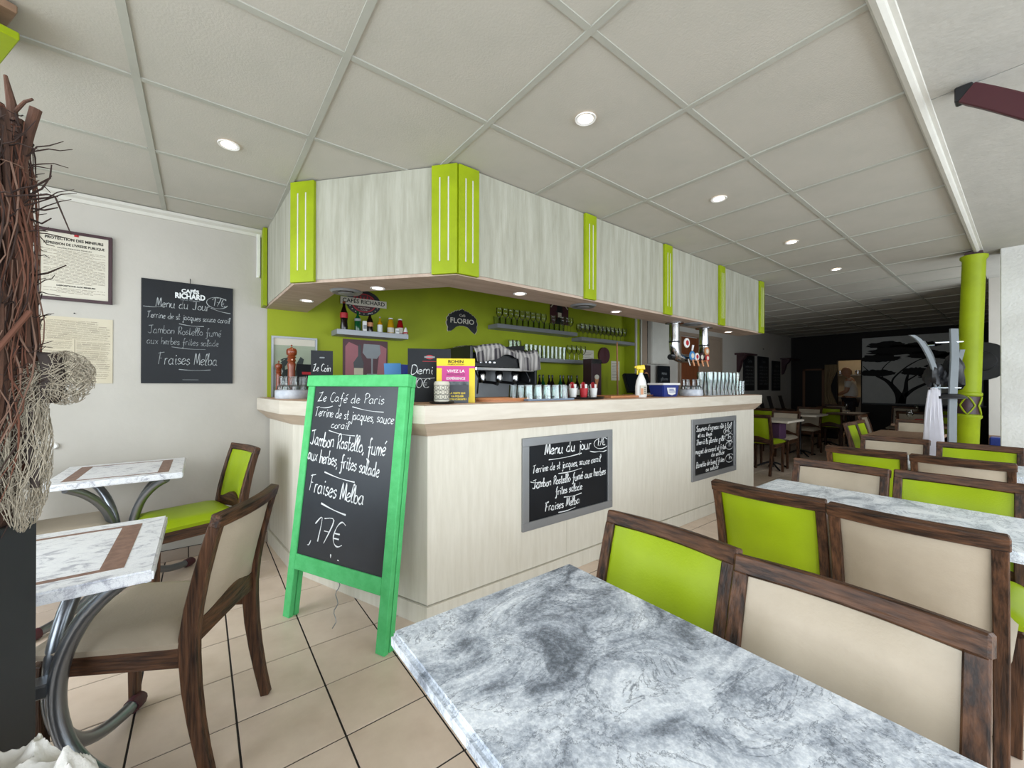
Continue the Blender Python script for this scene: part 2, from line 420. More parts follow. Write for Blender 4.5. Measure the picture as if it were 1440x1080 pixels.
# left wall with cornice, skirting and lime paint behind the bar
struct(MB().box((-2.3, LW, 0), (UB, LW+.12, 2.6)).build('wall_left', 'wall'))
sk = struct(MB().box((-2.2, LW-.006, .0), (.42, LW, .08)).build('baseboard_left', 'grout'))
for i in range(9):
    a = -2.2+i*T
    MB().box((a+.003, LW-.016, .002), (min(a+T-.003, .42), LW-.006, .078)).build('skirting_tile', 'base_tile', sk, bevel=.001)
struct(MB().add([(-2.3, LW, ZC), (-2.3, LW, ZC-.05), (-2.3, LW-.012, ZC-.05), (-2.3, LW-.022, ZC-.03), (-2.3, LW-.045, ZC-.02), (-2.3, LW-.045, ZC),
                 (.39, LW, ZC), (.39, LW, ZC-.05), (.39, LW-.012, ZC-.05), (.39, LW-.022, ZC-.03), (.39, LW-.045, ZC-.02), (.39, LW-.045, ZC)],
                [(5, 4, 3, 2, 1, 0), (6, 7, 8, 9, 10, 11)]+[(i, (i+1) % 6, 6+(i+1) % 6, 6+i) for i in range(6)]).build('trim_1', 'cornice'))
struct(MB().box((.415, LW-.02, 1.06), (5.02, LW, 2.6)).build('wall_bar', 'lime_wall'), 'lime green painted wall behind the bar shelves')

# ceiling: grid bars and tiles
ce = struct(MB().box((-2.3, .33, ZC+.03), (UB+.1, LW+.1, ZC+.14)).build('ceiling', 'ceil_plain'))
GU, GV = .6275, .622; gu0, gv0 = -.206, .918
us = [gu0+GU*k for k in range(-4, 21) if -2.3 < gu0+GU*k < UB]
vs_ = [gv0+GV*k for k in range(0, 5)]
for u in us: MB().box((u-.013, .30, ZC-.002), (u+.013, LW, ZC+.01)).build('ceiling_bar', 'ceil_bar', ce)
for v in vs_: MB().box((-2.3, v-.012, ZC-.001), (UB, v+.012, ZC+.01)).build('ceiling_bar', 'ceil_bar', ce)
ue = [-2.3]+us+[UB]; ve = [.30]+vs_+[LW]; tcache = {}
for i in range(len(ue)-1):
    for j in range(len(ve)-1):
        a, b = ue[i]+.008, ue[i+1]-.008; c, d = ve[j]+.008, ve[j+1]-.008
        if b-a < .04 or d-c < .02: continue
        key = (round(b-a, 3), round(d-c, 3))
        if key not in tcache:
            tcache[key] = MB().box((0, 0, 0), (b-a, d-c, .02)).build('ceiling_tile', 'ceil_tile', ce, bevel=.001); o = tcache[key]
        else: o = tcache[key].copy(); C.objects.link(o); o.parent = ce
        o.location = (a, c, ZC+.004+random.uniform(0, .0015)); o.rotation_euler = (random.uniform(-.001, .001), random.uniform(-.001, .001), 0)
# plain ceiling of the glazed side, with its joint, beam and wall
cp = struct(MB().box((-2.3, -2.5, ZC), (2.435, .29, ZC+.12)).build('ceiling_side', 'ceil_plain'))
MB().box((2.443, -2.5, ZC), (5.62, .29, ZC+.12)).build('ceiling_panel', 'ceil_plain', cp)
MB().box((2.43, -2.5, ZC+.006), (2.45, .29, ZC+.05)).build('joint', 'ink', cp)
bmn = MB()
prof = [(.258, ZC), (.260, ZC-.006), (.274, ZC-.008), (.277, ZC-.022), (.290, ZC-.030), (.306, ZC-.026), (.315, ZC-.012), (.318, ZC)]
n = len(prof)
bmn.add([(-2.3, y, z) for y, z in prof]+[(5.56, y, z) for y, z in prof], [tuple(range(n)), tuple(range(2*n-1, n-1, -1))]+[(i, (i+1) % n, n+(i+1) % n, n+i) for i in range(n)])
struct(bmn.build('trim_2', 'cornice', smooth=True), 'rounded white ceiling beam moulding')
struct(MB().box((5.56, -2.5, 0), (5.78, .165, 2.6)).build('wall_right', 'rough_wall', bevel=.006))
# back part of the room
wp = struct(MB().box((7.0, -1.0, 0), (UB, .29, 2.6)).build('wall_back_right', 'wall'))
MB().box((6.985, -.9, .6), (7.0, .29, .70)).build('dado_rail', 'brown_top', wp)
MB().box((6.99, -.9, 0), (7.0, .29, .6)).build('dado_panel', 'iron', wp)
struct(MB().box((5.62, -1.0, ZC), (UB, .30, ZC+.12)).build('ceiling_back', 'ceil_plain'))
# glazed front and side
def glazed(name, a, b, fixed, axis, n, z0=.25, z1=2.3):
    w_ = MB()
    def bx(p, q, za, zb, th=.03):
        if axis == 'x': w_.box((p, fixed-th, za), (q, fixed+th, zb))
        else: w_.box((fixed-th, p, za), (fixed+th, q, zb))
    bx(a, b, 0, z0); bx(a, b, z1, 2.6)
    o = struct(w_.build(name, 'cornice')); st = (b-a)/n
    for k in range(n+1):
        m_ = MB(); p = a+k*st
        if axis == 'x': m_.box((p-.03, fixed-.035, z0), (p+.03, fixed+.035, z1))
        else: m_.box((fixed-.035, p-.03, z0), (fixed+.035, p+.03, z1))
        m_.build('mullion', 'cornice', o)
        if k < n:
            p_ = MB()
            if axis == 'x': p_.box((p+.03, fixed-.004, z0), (p+st-.03, fixed+.004, z1))
            else: p_.box((fixed-.004, p+.03, z0), (fixed+.004, p+st-.03, z1))
            p_.build('pane', 'window_glass', o)
glazed('window_1', -2.3, 5.56, -2.45, 'x', 6)
glazed('window_added', 5.78, 7.0, -.93, 'x', 1)  # unseen window, added instead of a wall to go with the rear fill lamp
glazed('window_2', -2.5, 3.73, -2.25, 'y', 5)

# back wall of the room
struct(MB().box((UB, .29, 0), (UB+.12, 2.365, 2.6)).build('wall_back', 'dark_wall'))
struct(MB().box((UB, 2.80, 0), (UB+.12, LW, 2.6)).build('wall_back_left', 'dark_wall'))
struct(MB().box((UB, 2.365, 1.84), (UB+.12, 2.80, 2.6)).build('wall_back_lintel', 'dark_wall'))
d1 = struct(MB().box((UB-.03, 3.08, 0), (UB, 3.42, 1.62)).build('door_1', 'dark_wall'))
for a, b, c, d in ((3.03, 3.08, 0, 1.66), (3.42, 3.47, 0, 1.66), (3.03, 3.47, 1.62, 1.66)):
    MB().box((UB-.045, a, c), (UB, b, d)).build('door_frame', 'apron', d1)
# kitchen beyond the doorway
kt = struct(MB().box((UB+2.2, 1.2, 0), (UB+2.3, 4.2, 2.6)).build('wall_kitchen', 'kitchen'))
struct(MB().box((UB+.12, 1.2, 0), (UB+2.2, 1.3, 2.6)).build('wall_kitchen_right', 'kitchen'))
struct(MB().box((UB+.12, 3.6, 0), (UB+2.2, 3.7, 2.6)).build('wall_kitchen_left', 'kitchen'))
struct(MB().box((UB+.12, 1.2, 2.5), (UB+2.3, 4.2, 2.6)).build('ceiling_kitchen', 'kitchen'))
struct(MB().box((UB, 1.2, -.12), (UB+2.3, 4.2, -.002)).build('floor_kitchen', 'tile'))
kl = bpy.data.lights.new('kitchen_lamp', 'POINT'); kl.energy = 9; kl.color = (1, .82, .6); kl.shadow_soft_size = .2
ko = bpy.data.objects.new('kitchen_lamp', kl); C.objects.link(ko); ko.location = (UB+1.2, 2.7, 2.2)

# pillar at the end of the back bar, doors of the left wall
pl = struct(MB().box((5.0, 3.54, 0), (5.8, LW, 2.6)).build('wall_pillar', 'wall'))
MB().box((4.99, 3.535, 0), (5.0, LW, 2.6)).build('lime_side', 'lime_wall', pl)
MB().box((5.03, 3.53, 0), (5.11, 3.54, 2.6)).build('lime_strip', 'lime_wall', pl)
MB().box((5.13, 3.53, 1.55), (5.30, 3.54, 2.6)).build('grey_strip', 'beige_door', pl)
for u in (5.0, 5.12):
    tag(MB().tube([(u, 3.51, 0), (u, 3.51, 2.45)], .012).build('riser_pipe', 'cornice', smooth=True),
        'white vertical pipe at lime pillar edge, '+('left of the pair' if u < 5.1 else 'right of the pair'), 'pipe')
t = thing('fuse_cabinet', 'flat white wall cabinet high on the pillar right of the lime wall', 'cabinet', (5.55, 3.53, 1.57))
MB().box((-.24, -.06, 0), (.24, 0, .72)).build('cabinet_body', 'wall', t, bevel=.004); MB().box((-.225, -.07, .015), (.225, -.06, .705)).build('door', 'cornice', t, bevel=.003)
t = thing('wall_clock', 'round black wall clock beside the beer taps', 'clock', mw=wallframe(5.88, LW-.06, 1.9))
MB().lathe([(.1, 0), (.14, 0), (.15, .03), (.13, .05), (.11, .04), (.1, .04)], 24).build('clock_rim', 'black', t, smooth=True)
MB().lathe([(.11, 0), (.11, .03)], 24).build('clock_face', 'paper', t)
d2 = struct(MB().box((6.57, LW-.03, 0), (7.17, LW, 2.10)).build('door_2', 'brown_door'))
MB().tube([(7.08, LW-.07, 1.0), (6.98, LW-.07, 1.0)], .01).build('door_handle', 'chrome', d2)
d3 = struct(MB().box((7.25, LW-.03, 0), (8.0, LW, 2.12)).build('door_3', 'beige_door'))
MB().tube([(7.32, LW-.07, 1.0), (7.42, LW-.07, 1.0)], .01).build('door_handle', 'chrome', d3)
for dd, a, b in ((d2, 6.5, 7.2), (d3, 7.2, 8.06)):
    for p in ((a, a+.05, 0, 2.18), (b-.05, b, 0, 2.18), (a+.05, b-.05, 2.12, 2.18)):
        MB().box((p[0], LW-.04, p[2]), (p[1], LW, p[3])).build('door_frame', 'beige_door', dd)

# ================================================================== THE BAR
# counter body: long front, slanted front, return to the wall
ZT = 1.15
fc = [(.93, 1.915), (.489, 3.035), (.432, LW-.022)]      # face line at the corner points
W_ = 4.93
ct = thing('bar_counter', 'long pale wood bar counter with slanted end by the wall', 'counter', (0, 0, 0))
def slab(p, q, z0, z1, th, name, m, parent, bevel=.001, gap=0):
    p = V3((*p, 0)); q = V3((*q, 0)); t_ = (q-p).normalized(); nn = V3((-t_.y, t_.x, 0))   # inward = left of travel
    a, b = p+t_*gap, q-t_*gap; c, d = b+nn*th, a+nn*th
    return MB().hexa([(a.x, a.y, z0), (b.x, b.y, z0), (c.x, c.y, z0), (d.x, d.y, z0), (a.x, a.y, z1), (b.x, b.y, z1), (c.x, c.y, z1), (d.x, d.y, z1)]).build(name, m, parent, bevel=bevel)
segs = [1.25, 1.05, 1.05, .65]; x = .93
for s_ in [(.93, 1.95), (1.95, 2.97), (2.97, 3.95), (3.95, W_)]:
    slab((s_[0], 1.915), (s_[1], 1.915), .105, 1.0, .03, 'front_panel', 'counter', ct, gap=.0008)
slab((W_, 1.915), (W_, 2.45), .105, 1.0, .03, 'end_panel', 'counter', ct, gap=.0008)
slab((.71, 2.474), fc[0], .105, 1.0, .03, 'front_panel', 'counter', ct, gap=.0008)
slab(fc[1], (.71, 2.474), .105, 1.0, .03, 'front_panel', 'counter', ct, gap=.0008)
slab(fc[2], fc[1], .105, 1.0, .03, 'front_panel', 'counter', ct, gap=.0008)
ko_ = .012
def off(pts, o):   # offset a polyline outwards (to the right of travel wall -> corner -> end)
    P = [V3((*p, 0)) for p in pts]; out = []
    for i in range(len(P)):
        ds = []
        if i: ds.append((P[i]-P[i-1]).normalized())
        if i < len(P)-1: ds.append((P[i+1]-P[i]).normalized())
        nn = [V3((d.y, -d.x, 0)) for d in ds]; b = sum(nn, V3()).normalized(); b = b/max(b.dot(nn[0]), .3)
        out.append((P[i].x+b.x*o, P[i].y+b.y*o))
    return out
path = [(.432, LW-.021), (.489, 3.035), (.93, 1.915), (W_, 1.915)]
def loft(pa, za, pb, zb, qa, qb, name, m, parent):   # strips between outer line (pa at za, pb at zb) and inner (qa, qb)
    for i in range(len(pa)-1):
        P = lambda p, z: (p[0], p[1], z)
        MB().hexa([P(pa[i], za), P(pa[i+1], za), P(qa[i+1], za), P(qa[i], za), P(pb[i], zb), P(pb[i+1], zb), P(qb[i+1], zb), P(qb[i], zb)]).build(name, m, parent, bevel=.0008)
p_in = off(path, -.03); pk = off(path, ko_)
loft(pk, 0, pk, .10, p_in, p_in, 'plinth', 'counter', ct)
p_o = off(path, .085); p_o2 = off(path, .012)
p_o[0] = (.345, LW-.021); p_o2[0] = (.42, LW-.021); p_in2 = off(path, -.03)
loft(p_o2, .985, p_o, 1.055, p_in2, p_in2, 'moulding', 'mould', ct)
loft(p_o, 1.056, p_o, ZT-.004, p_in2, p_in2, 'edge_band', 'counter_top', ct)
p_back = [(.85, LW-.02), (.9, 3.1), (1.25, 2.33), (W_, 2.33)]
loft(p_in2, 1.056, p_in2, ZT-.004, p_back, p_back, 'top_board', 'counter_top', ct)
loft(off(path, .06), ZT-.003, off(path, .06), ZT, p_back, p_back, 'top_sheet', 'inner_top', ct)
# bulkhead over the bar
zs = 1.872
fpath = [(.40, LW), (.436, 2.715), (1.105, 1.924), (5.19, 1.924)]
bh = thing('bar_bulkhead', 'whitewashed wooden bulkhead with lime pilasters hanging over the bar', 'bulkhead', (0, 0, 0))
fin = off(fpath, -.02); soff_in = [(.70, 3.56), (.70, 2.80), (1.207, 2.196), (5.19, 2.196)]
def facet(p, q, name, z0=zs, z1=ZC): return slab(p, q, z0, z1, .02, name, 'wash', bh, gap=.0006)
facet(fpath[0], fpath[1], 'fascia_panel'); facet(fpath[1], fpath[2], 'fascia_panel')
px = [1.105, 2.178, 3.175, 4.16, 5.19]
for i in range(4): facet((px[i], 1.924), (px[i+1], 1.924), 'fascia_panel')
slab((5.19, 1.924), (5.19, 2.2), zs, ZC, .02, 'end_panel', 'wash', bh)
P4 = fpath; S4 = [(.70, LW-.02), (.70, 2.80), (1.207, 2.196), (5.19, 2.196)]
loft(off(fpath, -.004), zs-.018, off(fpath, -.004), zs, S4, S4, 'soffit_board', 'soffit', bh)
si = off(S4, -.02); loft(S4, zs, S4, ZC, si, si, 'inner_panel', 'wash', bh)
def pilaster(x, y, ang, wdt, z0=zs-.014, z1=ZC-.004):
    mw = Matrix.Translation((x, y, 0)) @ Matrix.Rotation(ang, 4, 'Z')
    a = MB().box((-wdt/2, -.022, z0), (wdt/2, 0, z1)).build('pilaster', 'lime', bh, bevel=.0015, mw=mw)
    for k in (-1, 1):
        MB().box((k*wdt*.17-.0035, -.0235, z0+.07), (k*wdt*.17+.0035, -.021, z1-.07)).build('stripe', 'cornice', a)
    return a
dang = math.atan2(fpath[2][1]-fpath[1][1], fpath[2][0]-fpath[1][0])
for x_ in px[1:4]: pilaster(x_, 1.924, 0, .115)
pilaster(5.135, 1.924, 0, .11)
pilaster(1.105+.066, 1.924, 0, .132); dd_ = V3((math.cos(dang), math.sin(dang)))
pilaster(1.105-dd_.x*.066, 1.924-dd_.y*.066, dang, .148)
pilaster(.436+dd_.x*.075, 2.715+dd_.y*.075, dang, .16)
MB().box((.372, 3.60, zs-.014), (.40, LW, ZC-.004)).build('pilaster', 'lime', bh, bevel=.001)
# lights
def downlight(u, v, z, label, on=5, group=None, r=.034, parent=None):
    t = thing('downlight', label, 'light', (u, v, z), group=group)
    MB().lathe([(r, -.001), (r+.012, -.004), (r+.014, 0), (r, 0)], 24, cap=False).build('trim_ring', 'white', t, smooth=True)
    MB().lathe([(r, -.0008), (r, .0)], 24).build('lamp_disc', 'lamp', t)
    if on:
        l = bpy.data.lights.new('spot', 'SPOT'); l.energy = on; l.spot_size = 1.9; l.spot_blend = .6; l.color = (1, .86, .72); l.shadow_soft_size = .03
        o = bpy.data.objects.new('spot', l); C.objects.link(o); o.parent = t; o.location = (0, 0, -.012)
for (u, v, lab) in ((1.376, 1.237, 'largest round white ceiling downlight, in front of the bar corner'), (.106, 2.479, 'round ceiling downlight on the left above the chalk menu wall'),
                    (2.65, 1.237, 'ceiling downlight second in the row along the bar'), (3.934, 1.234, 'ceiling downlight third in the row along the bar'),
                    (5.22, 1.24, 'ceiling downlight at the far end of the row along the bar')):
    downlight(u, v, ZC-.0005, lab, 5)
for k, (u, v, lab) in enumerate(((.60, 3.19, 'soffit downlight nearest the left wall'), (.871, 2.50, 'soffit downlight above the round coffee sign'), (1.665, 2.068, 'soffit downlight over the checked cloth on the coffee machine'),
                    (2.689, 2.084, 'soffit downlight above the till'), (3.595, 2.085, 'soffit downlight just beside the beer taps'), (4.70, 2.09, 'soffit downlight at the far end of the bar'))):
    downlight(u, v, zs-.0185, lab, 2.2, r=.032)
for (u, v, lab) in ((.74, 2.71, 'round metal air vent in the soffit by the coffee sign'), (2.286, 2.075, 'round metal air vent in the soffit at the middle of the bar'), (3.80, 2.03, 'round metal air vent in the soffit near the beer taps')):
    t = thing('air_vent', lab, 'vent', (u, v, zs-.019))
    MB().lathe([(.045, -.004), (.085, -.012), (.1, 0), (.045, 0)], 24, cap=False).build('vent_ring', 'alu', t, smooth=True)
    MB().lathe([(.001, -.02), (.04, -.018), (.05, -.012), (.04, -.008)], 20).build('vent_disc', 'alu', t, smooth=True)
for i, (u, v) in enumerate(((7.6, 1.24), (8.9, 1.24), (8.94, 3.1), (9.37, 2.43), (10.0, 1.93))):
    t = thing('downlight', 'small unlit downlight in the dark rear ceiling', 'light', (u, v, ZC-.0005), group='unlit rear downlights')
    MB().lathe([(.0001, -.002), (.035, -.002), (.05, -.004), (.052, 0)], 20).build('trim_ring', 'alu', t, smooth=True)

# column and its capital
def column(u, v, label, full=True):
    t = thing('round_column', label, 'column', (u, v, 0)); r = .075
    MB().lathe([(r+.03, 0), (r+.03, .08), (r, .1), (r, .955), (r+.012, .97), (r+.012, .99), (r-.004, 1.0)], 32).build('lower_shaft', 'lime', t, smooth=True)
    MB().lathe([(r-.004, .99), (r-.004, 1.17)], 32).build('collar', 'frame_brown', t, smooth=True)
    MB().lathe([(r-.004, 1.155), (r+.01, 1.165), (r+.01, 1.185), (r, 1.195), (r-.002, 2.37), (r+.012, 2.39), (r+.012, ZC-.05)], 32).build('upper_shaft', 'lime', t, smooth=True)
    for k in range(4):
        a0 = math.pi*1.0+k*PI/2
        pts = [((r+.002)*math.cos(a0+.62*math.cos(s)), (r+.002)*math.sin(a0+.62*math.cos(s)), .905+.172+.078*(1-abs(math.cos(s))**1.3)*(1 if math.sin(s) > 0 else -1)) for s in [i*2*PI/24 for i in range(25)]]
        MB().tube(pts, .006, 5, cap=False).build('lozenge_moulding', 'lime', t, smooth=True)
    MB().box((-.055, -.055, ZC-.05), (.055, .055, ZC-.02)).build('cap_block', 'frame_brown', t)
    ax = V3((.6121, .791, 0)); t.matrix_world = Matrix.Translation((u, v, 2.44)) @ Matrix.Rotation(math.radians(2.3), 4, ax) @ Matrix.Translation((0, 0, -2.44))
    return t
column(5.46, .31, 'lime green round column with brown lozenge collar beside the white wall')
e1, e2 = V3((-.42, .907, 0)), V3((-.89, -.45, 0))
t = thing('timber_post', 'lime green post head with bare wood block at the upper left corner', 'post', (-.467, 2.0, 0))
def quadbox(p, s1, s2, z0, z1):
    a = V3((*p, 0)); q = [a, a+e1*s1, a+e1*s1+e2*s2, a+e2*s2]
    return MB().hexa([(c.x, c.y, z0) for c in q]+[(c.x, c.y, z1) for c in q])
quadbox((0, 0), .3, .3, 2.36, 2.385).build('post_head', 'lime', t, bevel=.003)
quadbox((.001, -.025), .3, .3, 2.43, 2.455).build('wood_block', 'brown_top', t, bevel=.003)
quadbox((-.19, .05), .10, .10, 0, 2.43).build('post_shaft', 'lime', t, bevel=.003)

# bent arm at the upper right
t = thing('curved_bracket', 'dark maroon curved wooden arm hanging from the ceiling at upper right', 'bracket', (0, 0, 0))
arc = [(2.43-.10*s-.16*s*s, .15-.28*s-.3*s*s, 2.42-.28*s-.42*s*s) for s in [i/12 for i in range(13)]]
MB().sweep(arc, .06, .07, (1, -.3, 0)).build('arm', 'maroon', t, bevel=.004)
MB().cbox((2.44, .165, 2.43), (.05, .05, .06)).build('mount', 'iron', t, bevel=.004)
MB().tube([(2.45, -.05, 2.44), (2.45, -.25, 2.44)], .012, 10).build('clip', 'white', t, smooth=True)

# ================================================================== CHAIRS
def make_chair(name, label, lea):
    t = thing(name, label, 'chair')
    W2 = .183
    def rear(z): # y of rear post centre
        return -.21-.085*max(0, (z-.46)/.38)**1.4-.06*max(0, (.40-z)/.40)**1.6
    for sx in (-1, 1):
        MB().sweep([(sx*W2, rear(z), z) for z in (0, .1, .2, .3, .4, .46, .55, .65, .75, .806)], .032, [.032, .036, .042, .048, .052, .052, .046, .04, .036, .034], (1, 0, 0)).build('leg', 'wood_v', t, bevel=.003)
        MB().sweep([(sx*(W2-.005), .205, 0), (sx*(W2-.003), .205, .41)], [.028, .038], [.028, .04], (1, 0, 0)).build('leg', 'wood_v', t, bevel=.003)
    n = 9; yb = rear(.82)
    MB().sweep([(-.201+.402*i/(n-1), yb-.022*math.sin(PI*i/(n-1)), .822) for i in range(n)], .042, .034, (0, -.25, 1)).build('top_rail', 'wood_h', t, bevel=.004)
    # curved lower rail (arched upward in the middle)
    rl = MB(); vs = []; N_ = 12
    for i in range(N_+1):
        x_ = -.168+.336*i/N_; s = math.sin(PI*i/N_); yy = rear(.5)-.015*s
        for (y_, z_) in ((yy+.012, .432+.02*s), (yy-.012, .432+.02*s), (yy-.012, .50+.045*s**2), (yy+.012, .50+.045*s**2)): vs.append((x_, y_, z_))
    rl.add(vs, [(i*4+k, i*4+(k+1) % 4, i*4+4+(k+1) % 4, i*4+4+k) for i in range(N_) for k in range(4)]+[(3, 2, 1, 0), tuple(N_*4+k for k in range(4))]).build('lower_rail', 'wood_h', t)
    bp = MB(); vs = []; nx, nz = 10, 8
    def pt(i, k, side):
        s = i/nx; q = k/nz; x_ = -.168+.336*s; z0 = .497+.045*math.sin(PI*s)**2; z_ = z0+(.803-z0)*q
        puff = .016*min(1, 5*min(s, 1-s))*min(1, 5*min(q, 1-q)); yc = rear(z_)-.018*math.sin(PI*s)
        return (x_, yc+side*(.006+puff), z_)
    for side in (1, -1):
        for k in range(nz+1):
            for i in range(nx+1): vs.append(pt(i, k, side))
    o_ = (nx+1)*(nz+1); fs = []
    for k in range(nz):
        for i in range(nx):
            a = k*(nx+1)+i; fs.append((a, a+1, a+nx+2, a+nx+1)); fs.append((o_+a, o_+a+nx+1, o_+a+nx+2, o_+a+1))
    for i in range(nx):
        for a in (i, nz*(nx+1)+i): fs.append((a, a+1, o_+a+1, o_+a))
    for k in range(nz):
        for a in (k*(nx+1), k*(nx+1)+nx): fs.append((a, a+nx+1, o_+a+nx+1, o_+a))
    bp.add(vs, fs).build('back_panel', lea, t, smooth=True)
    for sx in (-1, 1): MB().box((sx*(W2)-.011, -.19, .37), (sx*(W2)+.011, .19, .435)).build('side_rail', 'wood_y', t, bevel=.003)
    MB().box((-.165, .19, .37), (.165, .215, .435)).build('front_rail', 'wood_h', t, bevel=.003)
    # seat cushion, domed
    vs = []; fs = []; nx = 12; ny = 12
    for k in range(ny+1):
        for i in range(nx+1):
            s = i/nx*2-1; q = k/ny*2-1
            hw = .212-.012*(1-q)*.5
            e = min(1, (1-abs(s))*4)*min(1, (1-abs(q))*4); z_ = .452+.032*math.sqrt(max(e, 0))
            vs.append((s*hw*(1-.01*(abs(q) > .99)), .015+q*.215, z_))
    for k in range(ny):
        for i in range(nx): a = k*(nx+1)+i; fs.append((a, a+1, a+nx+2, a+nx+1))
    n0 = len(vs); ring = [k for k in range(nx+1)]+[k*(nx+1)+nx for k in range(1, ny+1)]+[ny*(nx+1)+i for i in range(nx-1, -1, -1)]+[k*(nx+1) for k in range(ny-1, 0, -1)]
    for r_ in ring: p = vs[r_]; vs.append((p[0]*.97, .015+(p[1]-.015)*.97, .432))
    m_ = len(ring)
    for i in range(m_): fs.append((ring[i], n0+i, n0+(i+1) % m_, ring[(i+1) % m_]))
    fs.append(tuple(n0+i for i in range(m_)))
    MB().add(vs, fs).build('seat_cushion', lea, t, smooth=True)
    return t
used = {}
def chair(kind, u, v, face, label, z=0):    # u, v = centre of the top rail; face = heading the sitter looks
    rz = face-PI/2; off_ = V3((math.cos(face), math.sin(face), 0))*.293
    loc = (u+off_.x, v+off_.y, z)
    if kind not in used:
        used[kind] = make_chair('dining_chair', label, 'lime_lea' if kind == 'g' else 'cream_lea'); t = used[kind]
        t.location = loc; t.rotation_euler = (0, 0, rz); t['label'] = label
        return t
    return dup(used[kind], loc, rz, label)
E0, Wt, Sn, Nn = 0.0, PI, -PI/2, PI/2
chair('g', 1.062, .645, Wt, 'lime green chair at the big grey marble table, nearest the bar')
chair('c', 1.03, .238, Wt, 'cream chair at the big grey marble table, nearest the camera')
chair('g', 1.758, .645, E0, 'lime green chair seen from behind, at the near side of the second marble table')
chair('c', 1.735, .235, E0, 'cream chair seen from behind, at the near side of the second marble table')
chair('c', 2.655, .62, Wt, 'cream chair on the far side of the second marble table')
chair('g', 2.68, .21, Wt, 'lime green chair on the far side of the second marble table')
chair('g', 3.39, .66, E0, 'lime green chair with back to the far side chairs, before the third marble table')
chair('c', 3.366, .245, E0, 'cream chair seen from behind before the third marble table')
chair('c', 4.34, .665, Wt, 'cream chair on the far side of the third marble table')
chair('g', 4.27, .225, Wt, 'lime green chair in front of the lime column')
lf = math.atan2(.505, -.86)
chair('c', .139, 1.726, lf, 'cream chair standing at the near left table, angled to the room')
chair('g', .235, 3.235, PI+.28, 'lime green chair against the left wall beside the slanted counter')
chair('c', -.92, 3.25, E0+.1, 'cream chair at the left end of the wall table, seat just showing')
chair('c', -1.0, 1.74, E0, 'cream chair behind the planter at the far side of the near left table')

# ================================================================== TABLES
def marble_table(u0_, u1_, v0_, v1_, label, m='marble', fr=True, z=.75, base_v=None):
    cu, cv = (u0_+u1_)/2, (v0_+v1_)/2
    t = thing('marble_table', label, 'table', (cu, cv, 0)); a, b = (u1_-u0_)/2, (v1_-v0_)/2
    MB().box((-a, -b, z-.035), (a, b, z)).build('tabletop', m, t, bevel=.009, seg=3, smooth=True)
    for sv in (-1, 1):
        y = sv*b*.62
        MB().lathe([(.035, .03), (.045, .05), (.022, .09), (.018, .3), (.028, .33), (.018, .36), (.018, .66), (.03, .7), (.03, .715)], 16, (0, y, 0)).build('iron_column', 'iron', t, smooth=True)
        for k in range(4):
            an = k*PI/2+PI/4
            MB().tube([(math.cos(an)*r_, y+math.sin(an)*r_, z_) for r_, z_ in ((0.02, .10), (.08, .09), (.16, .05), (.22, .02), (.235, .012))], [.016, .016, .014, .013, .015], 8).build('iron_foot', 'iron', t, smooth=True)
            MB().sphere((math.cos(an)*.235, y+math.sin(an)*.235, .016), .016, 8, 6).build('iron_toe', 'iron', t, smooth=True)
        MB().box((-.18, y-.02, .695), (.18, y+.02, .714)).build('iron_bracket', 'iron', t)
    return t
marble_table(.305, .825, -.55, .80, 'large grey veined marble topped table filling the foreground')
marble_table(1.94, 2.46, -.75, .84, 'second pale grey marble topped table between two rows of chairs', 'marble2')
marble_table(3.56, 4.06, -.75, .82, 'third pale marble topped table before the lime column', 'marble2')

def bistro(cu, cv, a, b, label, rz=0, rot=.0):
    t = thing('bistro_table', label, 'table', (cu, cv, 0), rz); z = .75
    MB().box((-a, -b, z-.032), (a, b, z)).build('tabletop', 'mottle', t, bevel=.005, seg=2, smooth=True)
    i1, i2 = .065, .115
    fr = MB()
    for (x0, y0, x1, y1) in ((a-i2, -b+i1, a-i1, b-i1), (-a+i1, -b+i1, -a+i2, b-i1), (-a+i2, b-i1-.018, a-i2, b-i1), (-a+i2, -b+i1, a-i2, -b+i1+.018)):
        fr.box((x0, y0, z-.001), (x1, y1, z+.0008))
    fr.build('inlay_band', 'inlay', t)
    for k in range(4):
        an = rot+k*PI/2; c, s = math.cos(an), math.sin(an)
        P = [(.28, .705), (.2, .66), (.12, .58), (.07, .48), (.05, .38), (.055, .28), (.09, .18), (.16, .10), (.25, .055), (.34, .035), (.40, .03)]
        MB().tube([(c*r_, s*r_, z_) for r_, z_ in catmull(P, 3)], .0215, 14).build('leg', 'steel', t, smooth=True)
        MB().tube([(c*.385, s*.385, .028), (c*.43, s*.43, .028), (c*.445, s*.445, .02)], [.027, .028, .02], 10).build('foot_cap', 'maroon', t, smooth=True)
    MB().cbox((0, 0, .38), (.06, .06, .04)).build('leg_clamp', 'steel', t, bevel=.005)
    MB().box((-.2, -.02, .70), (.2, .02, .717)).build('cross_bar', 'iron', t); 
    return t
bistro(-.37, 1.735, .27, .285, 'near white mottled square table with brown inlay beside the planter', 0, PI*.36)
bistro(-.355, 3.255, .275, .30, 'far white mottled square table with brown inlay against the left wall', 0, PI*.25)

